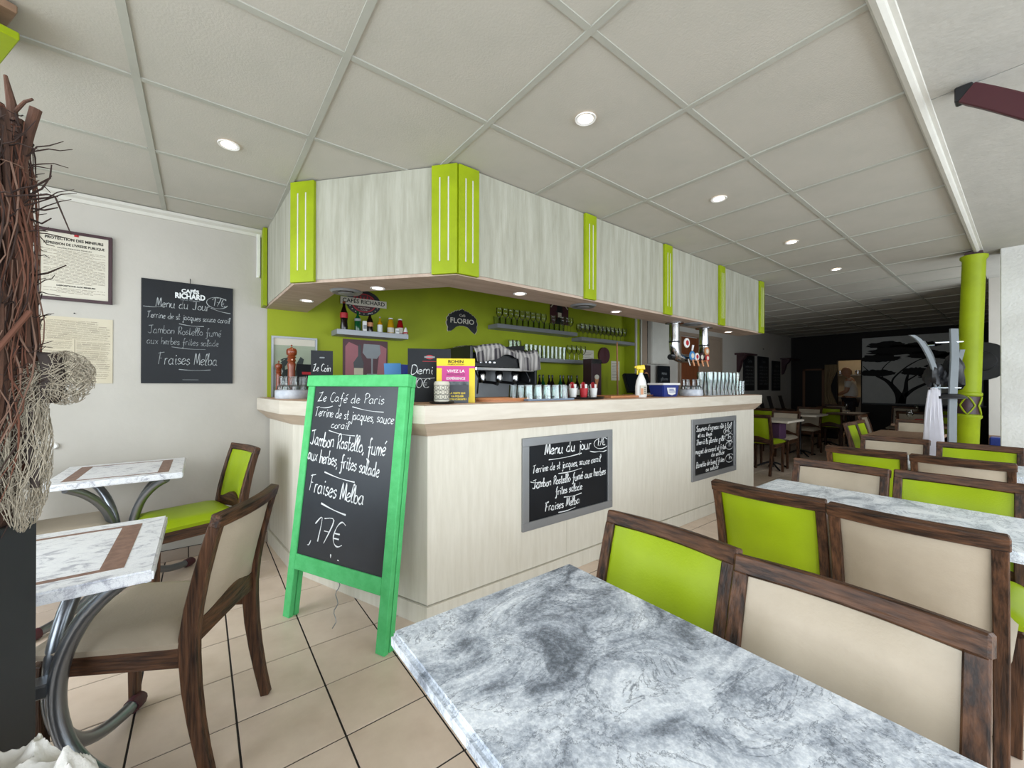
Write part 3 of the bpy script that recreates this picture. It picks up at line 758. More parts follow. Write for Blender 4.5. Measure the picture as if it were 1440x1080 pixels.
def simple_table(u, v, a, b, label, m='brown_top', z=.745, group=None):
    t = thing('dining_table', label, 'table', (u, v, 0), group=group)
    MB().box((-a, -b, z-.03), (a, b, z)).build('tabletop', m, t, bevel=.004)
    MB().lathe([(.04, .02), (.02, .08), (.02, .66), (.04, .714)], 12).build('iron_column', 'iron', t, smooth=True)
    for k in range(4):
        an = k*PI/2+PI/4
        MB().tube([(math.cos(an)*r_, math.sin(an)*r_, z_) for r_, z_ in ((0.01, .09), (.1, .07), (.22, .02), (.25, .015))], .014, 6).build('iron_foot', 'iron', t, smooth=True)
    return t
# group beyond the column
simple_table(5.75, .80, .45, .26, 'brown wooden table behind the coat stand with four chairs')
chair('g', 5.72, 1.24, Sn, 'lime green chair seen edge on at the left of the brown table')
chair('g', 6.12, 1.24, Sn, 'lime green chair at the far left corner of the brown table')
chair('c', 6.75, .82, Wt, 'cream chair at the far end of the brown table')
simple_table(7.6, .85, .3, .3, 'brown table laid with glasses halfway down the rear room', 'brown_top')
chair('g', 8.25, .75, Wt, 'lime green chair just left of the coat stand in the rear room')
chair('c', 7.35, 1.45, Sn, 'cream chair near the middle aisle of the rear room')
simple_table(9.6, 1.1, .35, .3, 'dark table before the tree mural, nearer the aisle', 'wood_h')
simple_table(9.6, .65-.05+1.5, .35, .25, 'dark table before the tree mural, on the aisle', 'wood_h')
chair('c', 8.98, 1.15, E0, 'cream chair facing the tree mural in the dark')
chair('g', 10.3, .95, Wt, 'lime green chair under the tree mural')
chair('c', 10.9, 1.5, Wt, 'cream chair tucked under the tree trunk of the mural')
# group past the end of the counter
simple_table(6.85, 2.42, .33, .33, 'pale topped table just past the end of the bar counter', 'counter_top')
chair('g', 6.16, 2.38, E0, 'lime green chair just past the end of the bar counter, seen from behind')
chair('c', 7.47, 2.42, Wt, 'cream chair facing the bar end across the pale table')
simple_table(8.55, 2.55, .33, .33, 'pale topped table second beyond the bar end', 'counter_top')
chair('g', 7.98, 2.95, E0, 'lime green chair near the menu boards in the rear room')
chair('c', 9.17, 2.58, Wt, 'cream chair at the second table beyond the bar end')
simple_table(10.3, 2.62, .33, .33, 'pale topped table third beyond the bar end', 'counter_top')
chair('g', 9.72, 2.42, E0, 'lime green chair at the third table beyond the bar end')
chair('c', 10.95, 2.6, Wt, 'cream chair nearest the kitchen doorway')
simple_table(9.3, 3.35, .8, .25, 'dark table along the wall below the menu boards', 'wood_h')
for i, u in enumerate((8.75, 9.2, 9.8)):
    t = thing('menu_card', ['nearest', 'middle', 'farthest'][i]+' of three black cards standing on the wall table', 'menu card', mw=frame((u, 3.22, .745), (1, 0, 0), (0, .25, 1)))
    MB().box((-.09, 0, -.004), (.09, .3, .004)).build('card_board', 'slate', t)
    MB().box((-.1, -.001, -.02), (.1, .02, .02)).build('card_foot', 'wood_h', t)
tag(MB().box((6.7, 2.25, .46), (6.95, 2.5, .7)).build('storage_box', mat('purple_fabric', '4a2a4a', .8), bevel=.01), 'purple fabric box under the pale table past the bar', 'box')

# glasses on the rear tables
def wineglass(mb, c, s=1.0):
    mb.lathe([(.033*s, 0), (.006*s, .006*s), (.004*s, .07*s), (.02*s, .09*s), (.036*s, .12*s), (.034*s, .17*s), (.03*s, .18*s)], 12, c, cap=False)
k = 0
for (u, v, z) in ((7.5, .8, .745), (7.55, 1.0, .745), (7.75, .75, .745), (9.45, 1.0, .745), (9.7, 1.2, .745), (9.5, 2.1, .745)):
    m_ = MB(); wineglass(m_, (0, 0, 0)); o = m_.build('wine_glass', 'glass', smooth=True, loc=(u, v, z)); tag(o, 'clear stemmed glass standing on a rear dining table', 'glass', 'wine glasses on rear tables')
tag(MB().lathe([(.03, 0), (.045, .02), (.04, .06)], 12).build('red_bowl', 'red', loc=(7.62, .92, .745)), 'small red bowl on the brown rear table', 'bowl')

# ================================================================== COAT STAND
RG, FW = V3((.7908, -.6118, 0)), V3((.6121, .791, 0))
t = thing('coat_stand', 'grey coat stand of bent slats with black band before the mural', 'coat stand', (4.97, .44, 0))
def rf(r, f, z): p = RG*r+FW*f; return (p.x, p.y, z)
for P, wd in (([(-.29, 0, 1.68), (-.22, 0, 1.63), (-.15, 0, 1.52), (-.095, 0, 1.38), (-.07, 0, 1.22), (-.055, 0, .9), (-.06, 0, .4), (-.16, 0, .0)], .045),
              ([(.035, -.03, 1.73), (.03, -.04, 1.5), (.012, -.045, 1.25), (-.002, -.05, .9), (-.005, -.06, .4), (-.02, -.13, 0)], .066),
              ([(.17, .03, 1.56), (.12, .02, 1.42), (.075, .01, 1.25), (.06, 0, .9), (.07, 0, .4), (.17, .02, 0)], .045),
              ([(.0, .2, 1.65), (.0, .12, 1.5), (.0, .07, 1.25), (.01, .06, .9), (.0, .07, .4), (.0, .18, 0)], .05)):
    MB().sweep(catmull([rf(*p) for p in P], 4), wd, .016, (.7908, -.6118, 0)).build('bent_slat', 'grey_slat', t, bevel=.002)
MB().tube([rf(.105*math.cos(a), .085*math.sin(a), 1.165) for a in [i*2*PI/24 for i in range(25)]], .035, 8, cap=False, flat=.35).build('black_band', 'iron', t, smooth=True)
for (p, q) in (((-.09, 0, 1.615), (.09, -.05, 1.62)), ((-.16, 0, 1.59), (-.10, 0, 1.595)), ((-.15, 0, 1.235), (.06, -.06, 1.235))): MB().tube([rf(*p), rf(*q)], .006, 6).build('peg', 'chrome', t)
def lump(mb, c, r, sz, seed):
    r_ = random.Random(seed); p1, p2 = r_.uniform(0, 6), r_.uniform(0, 6); vs = []; fs = []
    for i in range(11):
        a = PI*i/10
        for k in range(16):
            b = 2*PI*k/16; w_ = 1+.22*math.sin(3*b+p1+2*a)+.12*math.sin(5*a+p2+b); vs.append((c[0]+r*w_*math.sin(a)*math.cos(b), c[1]+r*w_*math.sin(a)*math.sin(b), c[2]-r*sz*w_*math.cos(a)))
    for i in range(10):
        for k in range(16): fs.append((i*16+k, i*16+(k+1) % 16, (i+1)*16+(k+1) % 16, (i+1)*16+k))
    mb.add(vs, fs)
sc_ = MB(); lump(sc_, rf(-.075, .03, 1.34), .055, 1.9, 1); lump(sc_, rf(.10, .03, 1.36), .07, 1.9, 2); lump(sc_, rf(.0, .07, 1.30), .06, 1.4, 3)
sc_.build('black_wrap', 'iron', t, smooth=True)
vs = []; fs = []; nx, nz = 14, 14
for k in range(nz+1):
    q = k/nz
    for i in range(nx+1):
        s = i/nx-.5; wd = .075+.10*q**.8
        vs.append(rf(-.145-.02*q+s*wd, -.05+.02*math.sin(i*1.6+q*2)*(.3+q), 1.235-.66*q-.25*max(0, s)*q*1.2-.02*(2*s)**2))
for k in range(nz):
    for i in range(nx): a = k*(nx+1)+i; fs.append((a, a+1, a+nx+2, a+nx+1))
o = MB().add(vs, fs).build('hanging_coat', 'coat', smooth=True, loc=(4.97, .44, 0)); md = o.modifiers.new('s', 'SOLIDIFY'); md.thickness = .014
tag(o, 'pale grey coat hanging on the coat stand', 'coat')
t = thing('round_hat', 'black round hat hanging on a cord behind the lime column', 'hat', mw=frame((6.2, .30, 1.5), (.1, -1, 0), (0, 0, 1)))
MB().lathe([(.0001, .0), (.17, .0), (.19, -.01), (.19, .004), (.1, .015), (.09, .08), (.0001, .1)], 24).build('hat_body', 'black', t, smooth=True)
MB().tube([(0, .18, -.0), (0, .958, -.0)], .004, 5).build('hanging_cord', 'black', t)
tag(MB().box((6.55, .10, .60), (6.75, .27, .71)).build('storage_box', 'blue', bevel=.01), 'dark blue box on the low cabinet right of the lime column', 'box')
t = thing('low_cabinet', 'low dark slatted cabinet between the lime column and the white wall', 'cabinet', (6.65, .12, 0)); MB().box((-.2, -.5, .03), (.2, .18, .58)).build('cabinet_body', 'iron', t); MB().box((-.21, -.51, .58), (.21, .19, .60)).build('cabinet_top', 'iron', t)
for k in range(4): MB().box((-.212, -.48, .08+.12*k), (-.2, .16, .14+.12*k)).build('slat', 'alu', t)

# ================================================================== GREEN PAVEMENT SIGN
sx = V3((.4345, -.9007, 0)); nv = V3((.9007, .4345, 0)); lean = .158
up = (nv*lean+V3((0, 0, 1.3))).normalized()
t = thing('pavement_sign', 'green framed chalkboard sign leaning on the slanted end of the bar', 'sign', mw=frame((.35, 2.473, 0), sx, up))
SW = .73
MB().box((0, 0, -.028), (.052, 1.25, 0)).build('frame_stile', 'sign_green', t, bevel=.003)
MB().box((SW-.058, 0, -.028), (SW, 1.25, 0)).build('frame_stile', 'sign_green', t, bevel=.003)
MB().box((-.008, 1.25, -.03), (SW+.004, 1.312, .004)).build('top_rail', 'sign_green', t, bevel=.003)
MB().box((.052, .255, -.024), (SW-.058, .335, .001)).build('bottom_rail', 'sign_green', t, bevel=.003)
bd = MB().box((.05, .33, -.02), (SW-.056, 1.252, -.008)).build('chalkboard', 'slate_g', t)
MB().box((0, 0, -.062), (.05, 1.25, -.034)).build('rear_stile', 'sign_green', t, bevel=.003)
MB().box((SW-.054, 0, -.062), (SW, 1.25, -.034)).build('rear_stile', 'sign_green', t, bevel=.003)
MB().box((-.004, 1.25, -.064), (SW, 1.308, -.036)).build('rear_rail', 'sign_green', t, bevel=.003)
MB().box((.05, .33, -.056), (SW-.056, 1.252, -.044)).build('rear_board', 'slate_g', t)
MB().tube([(.36+.012*math.sin(i*1.3), .25-.018*i, -.03) for i in range(14)], .0025, 4).build('chain', 'alu', t)
zc = -.0072
wr = MB()
hand(wr, 'Le Café de Paris', .085, 1.168, .052, .50, .0042, drop=-.01, z=zc)
flick(wr, .11, 1.132, .21, 1.142, z=zc); flick(wr, .36, 1.142, .585, 1.12, z=zc)
hand(wr, 'Terrine de st jacques, sauce', .075, 1.085, .052, .585, .0046, drop=-.022, z=zc)
hand(wr, 'corail', .215, 1.022, .042, .14, .0046, z=zc); flick(wr, .20, 1.008, .40, .990, z=zc)
wr.build('chalk_writing', 'chalk', bd)
wr = MB()
hand(wr, 'Jambon Rostello, fumé', .06, .925, .080, .565, .0072, drop=-.022, z=zc)
hand(wr, 'aux herbes, frites salade', .055, .84, .072, .54, .0072, drop=-.045, z=zc)
flick(wr, .2, .785, .43, .755, .0065, z=zc)
hand(wr, 'Fraises Melba', .09, .675, .088, .42, .0078, drop=-.03, z=zc); flick(wr, .2, .62, .39, .585, .009, .004, z=zc)
hand(wr, '17€', .16, .425, .125, .24, .007, z=zc); flick(wr, .15, .42, .125, .395, .006, .012, z=zc); hand(wr, '-', .36, .345, .04, None, .005, z=zc); flick(wr, .31, .378, .312, .358, .007, .001, z=zc)
wr.build('chalk_writing', 'chalk', bd)

# chalkboards let into the front of the counter
def counter_board(u, z, wd, ht, label, lines):
    t = thing('framed_chalkboard', label, 'chalkboard', mw=wallframe(u, 1.915, z)); f = .052
    for a, b, c, d in ((0, 0, wd, f), (0, ht-f, wd, ht), (0, f, f, ht-f), (wd-f, f, wd, ht-f)):
        MB().box((a, b, -.002), (c, d, .014)).build('frame_bar', 'alu', t, bevel=.002)
    b_ = MB().box((f, f, 0), (wd-f, ht-f, .004)).build('slate_panel', 'slate', t)
    wr = MB()
    for L_ in lines:
        if L_[0] == '_': flick(wr, *[q*(wd if i % 2 == 0 else ht) for i, q in enumerate(L_[1:5])], .006, .006, z=.0048)
        elif L_[0] == 'O': stroke(wr, [(L_[1]*wd+L_[3]*wd*math.cos(a), L_[2]*ht+L_[4]*ht*math.sin(a)) for a in [i*2*PI/20+.5 for i in range(20)]], .005, .0048)
        else: hand(wr, L_[0], L_[1]*wd, L_[2]*ht, L_[3]*ht, L_[4]*wd, L_[5], z=.0048)
    wr.build('chalk_writing', 'chalk', b_)
counter_board(1.557, .347, .861, .575, 'grey framed chalkboard on the bar front, the one nearer the corner', [
    ('Menu du jour', .22, .79, .13, .52, .009), ('_', .26, .73, .62, .75), ('17€', .80, .81, .10, .12, .007), ('O', .865, .84, .095, .07), ('_', .72, .76, .84, .74), ('_', .84, .74, .93, .74),
    ('Terrine de st jacques, sauce corail', .10, .61, .085, .76, .0065), ('_', .36, .555, .62, .57),
    ('Jambon Rostello fumé aux herbes', .10, .44, .095, .82, .0078), ('frites salade', .33, .315, .09, .30, .0078), ('_', .42, .27, .62, .27), ('_', .08, .52, .18, .50),
    ('Fraises Melba', .22, .155, .10, .38, .0078), ('_', .36, .11, .55, .12)])
counter_board(3.565, .36, .90, .575, 'grey framed chalkboard on the bar front, the one at the far end', [
    ("Saumon d'agneau rôti à l'ail", .10, .80, .085, .80, .009), ('et au thym', .13, .70, .07, .30, .009), ('12€', .72, .71, .08, .14, .008), ('O', .80, .735, .10, .06),
    ('Thon à la plancha grillé', .10, .58, .085, .62, .009), ('15', .77, .59, .09, .12, .008), ('O', .84, .62, .10, .065),
    ('magret de canard et frites', .08, .43, .085, .68, .009), ('de salade', .42, .34, .07, .30, .009), ('17', .80, .45, .09, .10, .008), ('O', .85, .475, .10, .075),
    ('Bavette de boeuf frites', .10, .21, .085, .62, .009), ('ou salade', .30, .115, .07, .28, .009), ('15', .80, .22, .09, .10, .008), ('O', .85, .245, .10, .075)])

# ================================================================== LEFT WALL
t = thing('wall_chalkboard', 'black wall chalkboard with white printed header on the left wall', 'chalkboard', mw=wallframe(-.326, LW-.012, 1.257))
MB().box((0, 0, -.012), (.515, .722, 0)).build('board', 'slate', t, bevel=.001)
printed('CAFÉS', 'chalk', t, .262, .662, .036, bold=.0015, width=.10); printed('RICHARD', 'chalk', t, .262, .625, .052, bold=.0022, width=.17)
printed('DEPUIS TOUJOURS', 'chalk_dim', t, .262, .598, .012, width=.11)
wr = MB()
hand(wr, 'Menu du Jour', .075, .535, .062, .30, .0042, z=.001)
hand(wr, '17€', .385, .575, .06, .09, .0042, z=.001); stroke(wr, [(.42+.065*math.cos(a), .60+.042*math.sin(a)) for a in [i*PI*1.7/16+.6 for i in range(17)]], .004, .001); flick(wr, .38, .558, .50, .53, z=.001)
hand(wr, 'Terrine de st jacques sauce corail', .03, .455, .044, .47, .0036, z=.001); flick(wr, .20, .425, .34, .418, z=.001); flick(wr, .01, .53, .12, .54, .003, z=.001)
hand(wr, 'Fraises Melba', .085, .135, .085, .34, .0044, z=.001); flick(wr, .2, .10, .38, .10, z=.001)
wr.build('chalk_writing', 'chalk_mid', t)
wr = MB()
hand(wr, 'Jambon Rostello fumé', .035, .35, .056, .41, .0036, z=.001); hand(wr, 'aux herbes frites salade', .03, .275, .05, .40, .0036, z=.001); flick(wr, .16, .258, .35, .25, z=.001)
wr.build('faint_writing', 'chalk_dim', t)
MB().box((.22, .025, 0), (.31, .0275, .001)).build('print_line', 'chalk_dim', t)
MB().tube([(.262, .722, .0), (.262, .755, .004)], .0025, 6).build('hook', 'iron', t)

t = thing('framed_notice', 'maroon framed printed notice high on the left wall beside the dried trunk', 'notice', mw=wallframe(-.805, LW-.02, 1.775)); fw, fh = .338, .44
for a, b, c, d in ((0, 0, fw, .018), (0, fh-.018, fw, fh), (0, .018, .018, fh-.018), (fw-.018, .018, fw, fh-.018)):
    MB().box((a, b, -.018), (c, d, .006)).build('frame_bar', 'frame_brown', t, bevel=.001)
ps = MB().box((.018, .018, -.015), (fw-.018, fh-.018, -.004)).build('notice_sheet', 'paper', t)
printed('PROTECTION DES MINEURS', 'ink', ps, .168, .385, .024, z=-.0035, bold=.0008, width=.255)
printed("RÉPRESSION DE L'IVRESSE PUBLIQUE", 'ink', ps, .168, .352, .022, z=-.0035, bold=.0006, width=.265)
printed('PROTECTION DES MINEURS', 'ink', ps, .168, .327, .011, z=-.0035, width=.15)
printed('DISPOSITIONS AUX MINEURS', 'ink', ps, .175, .092, .012, z=-.0035, bold=.0004, width=.17)
tl = MB(); rr = random.Random(3); y = .312
while y > .04:
    if not .082 < y < .102:
        x0 = .036 if rr.random() > .18 else .09
        x_ = x0; x1 = .305 if x0 == .036 else .25
        while x_ < x1: w2 = rr.uniform(.012, .04); tl.box((x_, y, -.0045), (min(x_+w2, x1), y+.0028, -.0034)); x_ += w2+.004
    y -= .0088
stuff(tl.build('small_print', 'ink_soft', ps))
MB().lathe([(.007, 0), (.005, .008)], 10, (.175, .418, -.003)).build('red_pin', 'red', ps)
MB().box((.165, .41, -.004), (.185, .426, -.001)).build('red_clip', 'red', ps)

t = thing('paper_notice', 'yellowed two column paper sheet pinned on the left wall', 'notice', mw=wallframe(-.82, LW-.004, 1.255))
ps = MB().box((0, 0, -.0035), (.355, .42, 0)).build('paper_sheet', 'old_paper', t)
tl = MB(); y = .395
while y > .02:
    if y > .29 or not (.30 < y < .315):
        cols = ((.06, .30),) if y > .37 else (((.02, .345),) if y > .28 else ((.02, .175), (.19, .345)))
        for c0, c1 in cols:
            x_ = c0; e_ = c1-rr.uniform(0, .02)
            while x_ < e_: w2 = rr.uniform(.015, .05); tl.box((x_, y, 0), (min(x_+w2, e_), y+.0022+.0012*(rr.random() > .8), .0006)); x_ += w2+.003
    y -= .0074 if y > .38 or rr.random() > .12 else .014
stuff(tl.build('small_print', 'ink_soft', ps)); MB().box((.181, .02, 0), (.184, .28, .0006)).build('column_line', 'ink_soft', ps)
MB().lathe([(.004, 0), (.003, .006)], 8, (.18, .446, 0)).build('nail', 'iron', t)
tag(MB().lathe([(.018, 0), (.02, .006), (.02, .012), (.014, .02)], 20).build('wall_button', 'white', smooth=True, mw=wallframe(-.722, LW, .865)), 'small round white knob low on the left wall above the far table', 'button')
t = thing('cable_cover', 'white plastic cable cover beside the wall pilaster under the ceiling', 'cable cover', (.352, LW-.012, 2.1))
MB().box((-.012, -.01, 0), (.012, .012, .33)).build('cover', 'white', t, bevel=.002); MB().lathe([(.014, -.012), (.014, .004)], 10).build('cover_end', 'white', t)

# signs and posters on the lime wall
LG = LW-.02
t = thing('enamel_sign', 'round black and red coffee sign with white name banner on the lime wall', 'sign', mw=wallframe(1.165, LG, 1.99))
def ell(a, b, z0, z1, n=40): return MB().prism([(a*math.cos(2*PI*i/n), b*math.sin(2*PI*i/n)) for i in range(n)], z0, z1)
ell(.155, .115, 0, .008).build('black_ring', 'iron', t); ell(.108, .085, .008, .0095).build('red_disc', 'red', t)
ell(.098, .076, .0095, .0105).build('dark_disc', 'maroon', t)
tri = MB(); 
for k in range(5): a = -.06+.03*k; tri.prism([(a-.012, .03), (a+.012, .03), (a, .058+.012*(k % 2))], .0105, .0118)
tri.build('red_figures', 'red', t)
bn = MB().box((-.205, -.028, .012), (.205, .036, .018)).build('banner', 'paper', t, bevel=.001)
printed('CAFÉS RICHARD', 'ink', bn, 0, .005, .05, z=.0185, bold=.0008, width=.375)
printed("MAÎTRES", 'paper', t, 0, -.045, .014, z=.0112, width=.10); printed("CAFÉ", 'paper', t, 0, -.064, .012, z=.0112, width=.06)
for k in range(9):
    a = PI*1.12+k*PI*.76/8; MB().cbox((.131*math.cos(a), .099*math.sin(a), .0085), (.008, .008, .001)).build('rim_letter', 'paper', t)
    
t = thing('coffee_sign', 'black shield shaped sign with white lettering on the lime wall', 'sign', mw=wallframe(2.195, LG, 1.925))
out = [(-.165, -.115), (-.185, -.02), (-.165, .05), (-.12, .08), (-.075, .105), (-.03, .115), (0, .13), (.03, .115), (.075, .105), (.12, .08), (.165, .05), (.185, -.02), (.165, -.115), (.12, -.10), (.07, -.06), (.0, -.045), (-.07, -.06), (-.12, -.10)]
def wob(P, s): 
    r_ = []
    for i, p in enumerate(catmull(P+[P[0]], 4)): r_.append((p[0]*s*(1+.035*math.sin(i*2.2)), p[1]*s*(1+.035*math.sin(i*2.2))))
    return r_[:-1]
MB().prism(wob(out, 1.04), 0, .004).build('pale_edge', 'old_paper', t); MB().prism(wob(out, 1.0), .004, .009).build('black_plate', 'iron', t)
printed('Café', 'paper', t, 0, .062, .04, z=.0095); printed('FLORIO', 'paper', t, 0, .0, .075, z=.0095, bold=.001, width=.29)

t = thing('rooster_picture', 'grey framed picture of a cockerel on the lime wall at the left end', 'picture', mw=wallframe(.44, LG, 1.13)); fw, fh = .335, .51
for a, b, c, d in ((0, 0, fw, .015), (0, fh-.015, fw, fh), (0, .015, .015, fh-.015), (fw-.015, .015, fw, fh-.015)):
    MB().box((a, b, -.0), (c, d, .018)).build('frame_bar', 'alu', t)
MB().box((.015, .015, .001), (fw-.015, fh-.015, .004)).build('picture_sheet', mat('sage_print', '9aa38c', .6), t)
MB().box((.015, .44, .004), (fw-.015, fh-.015, .005)).build('pale_band', 'paper', t); MB().box((.015, .10, .004), (fw-.015, .24, .005)).build('grey_band', mat('grey_print', 'a8adab', .6), t)
rb = MB()
for k in range(9):
    a0 = 1.9+k*.16; rad = .10-.006*k
    P = [(.17-.02*k*.3+rad*.9*math.cos(a0+q*1.3)*(.4+.6*q)-.01, .27+rad*math.sin(a0+q*.9)*(.4+.9*q)) for q in [i/8 for i in range(9)]]
    stroke(rb, P, .018, .0056+k*.00002)
rb.prism([(.13+.07*math.cos(a)*(1+.2*math.cos(a)), .19+.06*math.sin(a)) for a in [i*2*PI/18 for i in range(18)]], .005, .0056)
rb.prism([(.17, .20), (.22, .25), (.235, .33), (.21, .35), (.18, .29)], .005, .0058); rb.prism([(.09, .02), (.1, .02), (.14, .15), (.12, .15)], .005, .0058); rb.prism([(.15, .02), (.16, .02), (.17, .15), (.15, .15)], .005, .0058)
rb.build('cockerel', mat('cockerel_ink', '26302c', .6), t)

def board_card(name, label, cat, u, v, z, wd, ht, m, rz=0, lean_=.12, th=.008):
    mw = Matrix.Translation((u, v, z)) @ Matrix.Rotation(rz, 4, 'Z') @ frame((0, 0, 0), (1, 0, 0), (0, lean_, 1))
    t = thing(name, label, cat, mw=mw); b = MB().box((-wd/2, 0, -th), (wd/2, ht, 0)).build('card', m, t); return t, b
t = thing('drinks_poster', 'dark red drinks poster with bottle and glass on the lime wall', 'poster', mw=wallframe(.985, LG, 1.29))
b = MB().box((0, 0, 0), (.40, .365, .006)).build('poster_sheet', 'maroon', t)
pr = MB(); pr.prism([(.02, .02), (.14, .02), (.15, .30), (.05, .34), (.02, .30)], .006, .0064); pr.prism([(.30, .05), (.38, .03), (.39, .30), (.33, .33)], .006, .0064); pr.build('pale_splash', mat('rose_print', '9a5a60', .5), b)
pr = MB(); pr.prism([(.10, .02), (.17, .02), (.18, .16), (.155, .22), (.155, .32), (.13, .32), (.13, .22), (.09, .16)], .0064, .0072); pr.build('dark_bottle', 'iron', b)
MB().box((.095, .05, .0072), (.175, .11, .0076)).build('bottle_label', 'old_paper', b)
pr = MB(); pr.prism([(.21, .20), (.30, .20), (.335, .25), (.325, .33), (.18, .33), (.17, .25)], .0064, .007); pr.box((.248, .06, .0064), (.262, .20, .007)); pr.prism([(.2, .04), (.31, .04), (.3, .06), (.21, .06)], .0064, .007); pr.build('pale_glass', 'chalk_dim', b)
t = thing('cabaret_poster', 'small dark red poster with top hat figure above the glass shelf', 'poster', mw=wallframe(3.47, LG, 2.03))
b = MB().box((0, 0, 0), (.33, .27, .004)).build('poster_sheet', 'maroon', t)
pr = MB(); pr.prism([(.09, .15), (.24, .15), (.22, .17), (.21, .25), (.13, .25), (.12, .17)], .004, .0055); pr.prism([(.08, 0), (.25, 0), (.2, .09), (.14, .09)], .004, .0055); pr.build('black_figure', 'iron', b)
pr = MB(); pr.prism([(.14, .09), (.2, .09), (.2, .15), (.14, .15)], .004, .006); pr.build('pale_face', 'old_paper', b)
pr = MB(); pr.prism([(.02, .2), (.07, .25), (.06, .26), (.01, .21)], .004, .006); pr.prism([(.26, .25), (.31, .2), (.32, .21), (.27, .26)], .004, .006); pr.build('pale_rays', 'old_paper', b)
tag(MB().prism([(.115*math.cos(2*PI*i/28), .115*math.sin(2*PI*i/28)) for i in range(28)], 0, .03).build('round_tray', 'maroon', mw=wallframe(4.50, LG, 1.67)), 'dark maroon round tray hanging on the lime wall', 'tray')
for (u, z, wd, ht, lab) in ((4.09, 1.43, .21, .30, 'white paper sheet on the lime wall left of the maroon tray'), (4.68, 1.32, .19, .28, 'white paper sheet on the lime wall right of the maroon tray')):
    t = thing('paper_sheet', lab, 'notice', mw=wallframe(u, LG, z)); b = MB().box((0, 0, 0), (wd, ht, .002)).build('sheet', 'paper', t)
    tl = MB(); [tl.box((.02, ht-.04-k*.022, .002), (wd-.02-.03*(k % 3), ht-.034-k*.022, .0026)) for k in range(int((ht-.06)/.022))]; stuff(tl.build('small_print', 'ink_soft', b))
t = thing('wooden_pole', 'thin pale wooden pole leaning by the till', 'pole', (4.56, 3.5, 1.05)); MB().tube([(0, 0, -.15), (.02, .03, .80)], .012, 8).build('pole', 'copper_tray', t, smooth=True); MB().lathe([(.013, -.17), (.014, -.12)], 8).build('pole_tip', 'black', t)

# shelves
def shelf(u0_, u1_, z, label):
    t = thing('wall_shelf', label, 'shelf', (u0_, 3.53, z-.045))
    MB().box((0, 0, 0), (u1_-u0_, LG-3.53, .045)).build('shelf_board', 'shelf', t, bevel=.002)
    MB().box((.0, -.003, .002), (u1_-u0_, 0, .043)).build('shelf_edge', 'alu', t)
shelf(.89, 1.515, 1.717, 'grey floating shelf with small bottles under the coffee sign')
shelf(2.53, 3.78, 1.918, 'grey floating shelf of glasses, upper middle of the lime wall')
shelf(3.86, 4.985, 1.872, 'grey floating shelf of stemmed glasses at the right of the lime wall')
shelf(2.72, 4.05, 1.570, 'grey floating shelf of tall glasses, lower middle of the lime wall')
# small bottles on the first shelf (tops 1.717)
def bottle(u, v, z, h, r, m, label, capm='red', lab=None, kind='cola', group=None):
    t = thing('bottle', label, 'bottle', (u, v, z), group=group)
    pf = {'cola': [(r*.9, 0), (r, .02*h/.2), (r*.85, h*.3), (r, h*.5), (r*.85, h*.62), (r*.38, h*.82), (r*.36, h*.95)],
          'std': [(r*.95, 0), (r, .01), (r, h*.55), (r*.8, h*.65), (r*.35, h*.78), (r*.33, h*.95)],
          'jar': [(r*.95, 0), (r, .01), (r, h*.55), (r*.75, h*.78), (r*.6, h*.9)]}[kind]
    MB().lathe([(.0005, .0005)]+pf+[(.0005, h*.952)], 14).build('glass_body', m, t, smooth=True)
    rc = pf[-1][0]*1.12
    MB().lathe([(rc, h*.93), (rc, h*.995), (rc*.8, h)], 12).build('bottle_cap', capm, t, smooth=True)
    if lab: MB().lathe([(r*1.02, h*lab[1]), (r*1.02, h*lab[2])], 14, cap=False).build('bottle_label', lab[0], t, smooth=True)
    return t
zb = 1.7175
bottle(.965, 3.60, zb, .245, .032, 'cola', 'tall dark cola bottle with red label, leftmost on the small shelf', 'redwood', ('red', .42, .60))
bottle(1.08, 3.60, zb, .175, .028, 'greenb', 'green glass bottle second from left on the small shelf', 'greenb', ('chalk_dim', .5, .62), 'std')
bottle(1.185, 3.60, zb, .17, .029, 'cola', 'brown bottle with gold label in the middle of the small shelf', 'chalk_dim', ('copper_tray', .28, .5))
bottle(1.275, 3.60, zb, .145, .022, 'orangeb', 'small slim bottle with white side label on the small shelf', 'alu', ('chalk', .05, .5), 'std')
bottle(1.375, 3.60, zb, .145, .030, 'orangeb', 'yellow juice bottle with white cap on the small shelf', 'white', ('paper', .08, .38), 'jar')
bottle(1.465, 3.60, zb, .145, .030, 'redb', 'red juice bottle with white cap near the shelf end', 'white', ('paper', .08, .42), 'jar')
for u, h, lab in ((1.13, .09, 'white carton between the green and brown bottles on the shelf'), (1.425, .05, 'tiny white carton between the two juice bottles')):
    t = thing('small_carton', lab, 'carton', (u, 3.57, zb)); MB().box((-.016, -.012, 0), (.016, .012, h)).build('carton_body', 'white', t, bevel=.002); MB().box((-.014, -.013, .02), (.014, -.012, h*.6)).build('carton_print', 'chalk_dim', t)
t = thing('trinket', 'small white and red ornament at the right end of the bottle shelf', 'ornament', (1.502, 3.56, zb)); MB().lathe([(.012, 0), (.022, .012), (.016, .04), (.006, .065)], 10).build('ornament_body', 'white', t, smooth=True); MB().lathe([(.023, .008), (.022, .02)], 10).build('ornament_band', 'red', t)

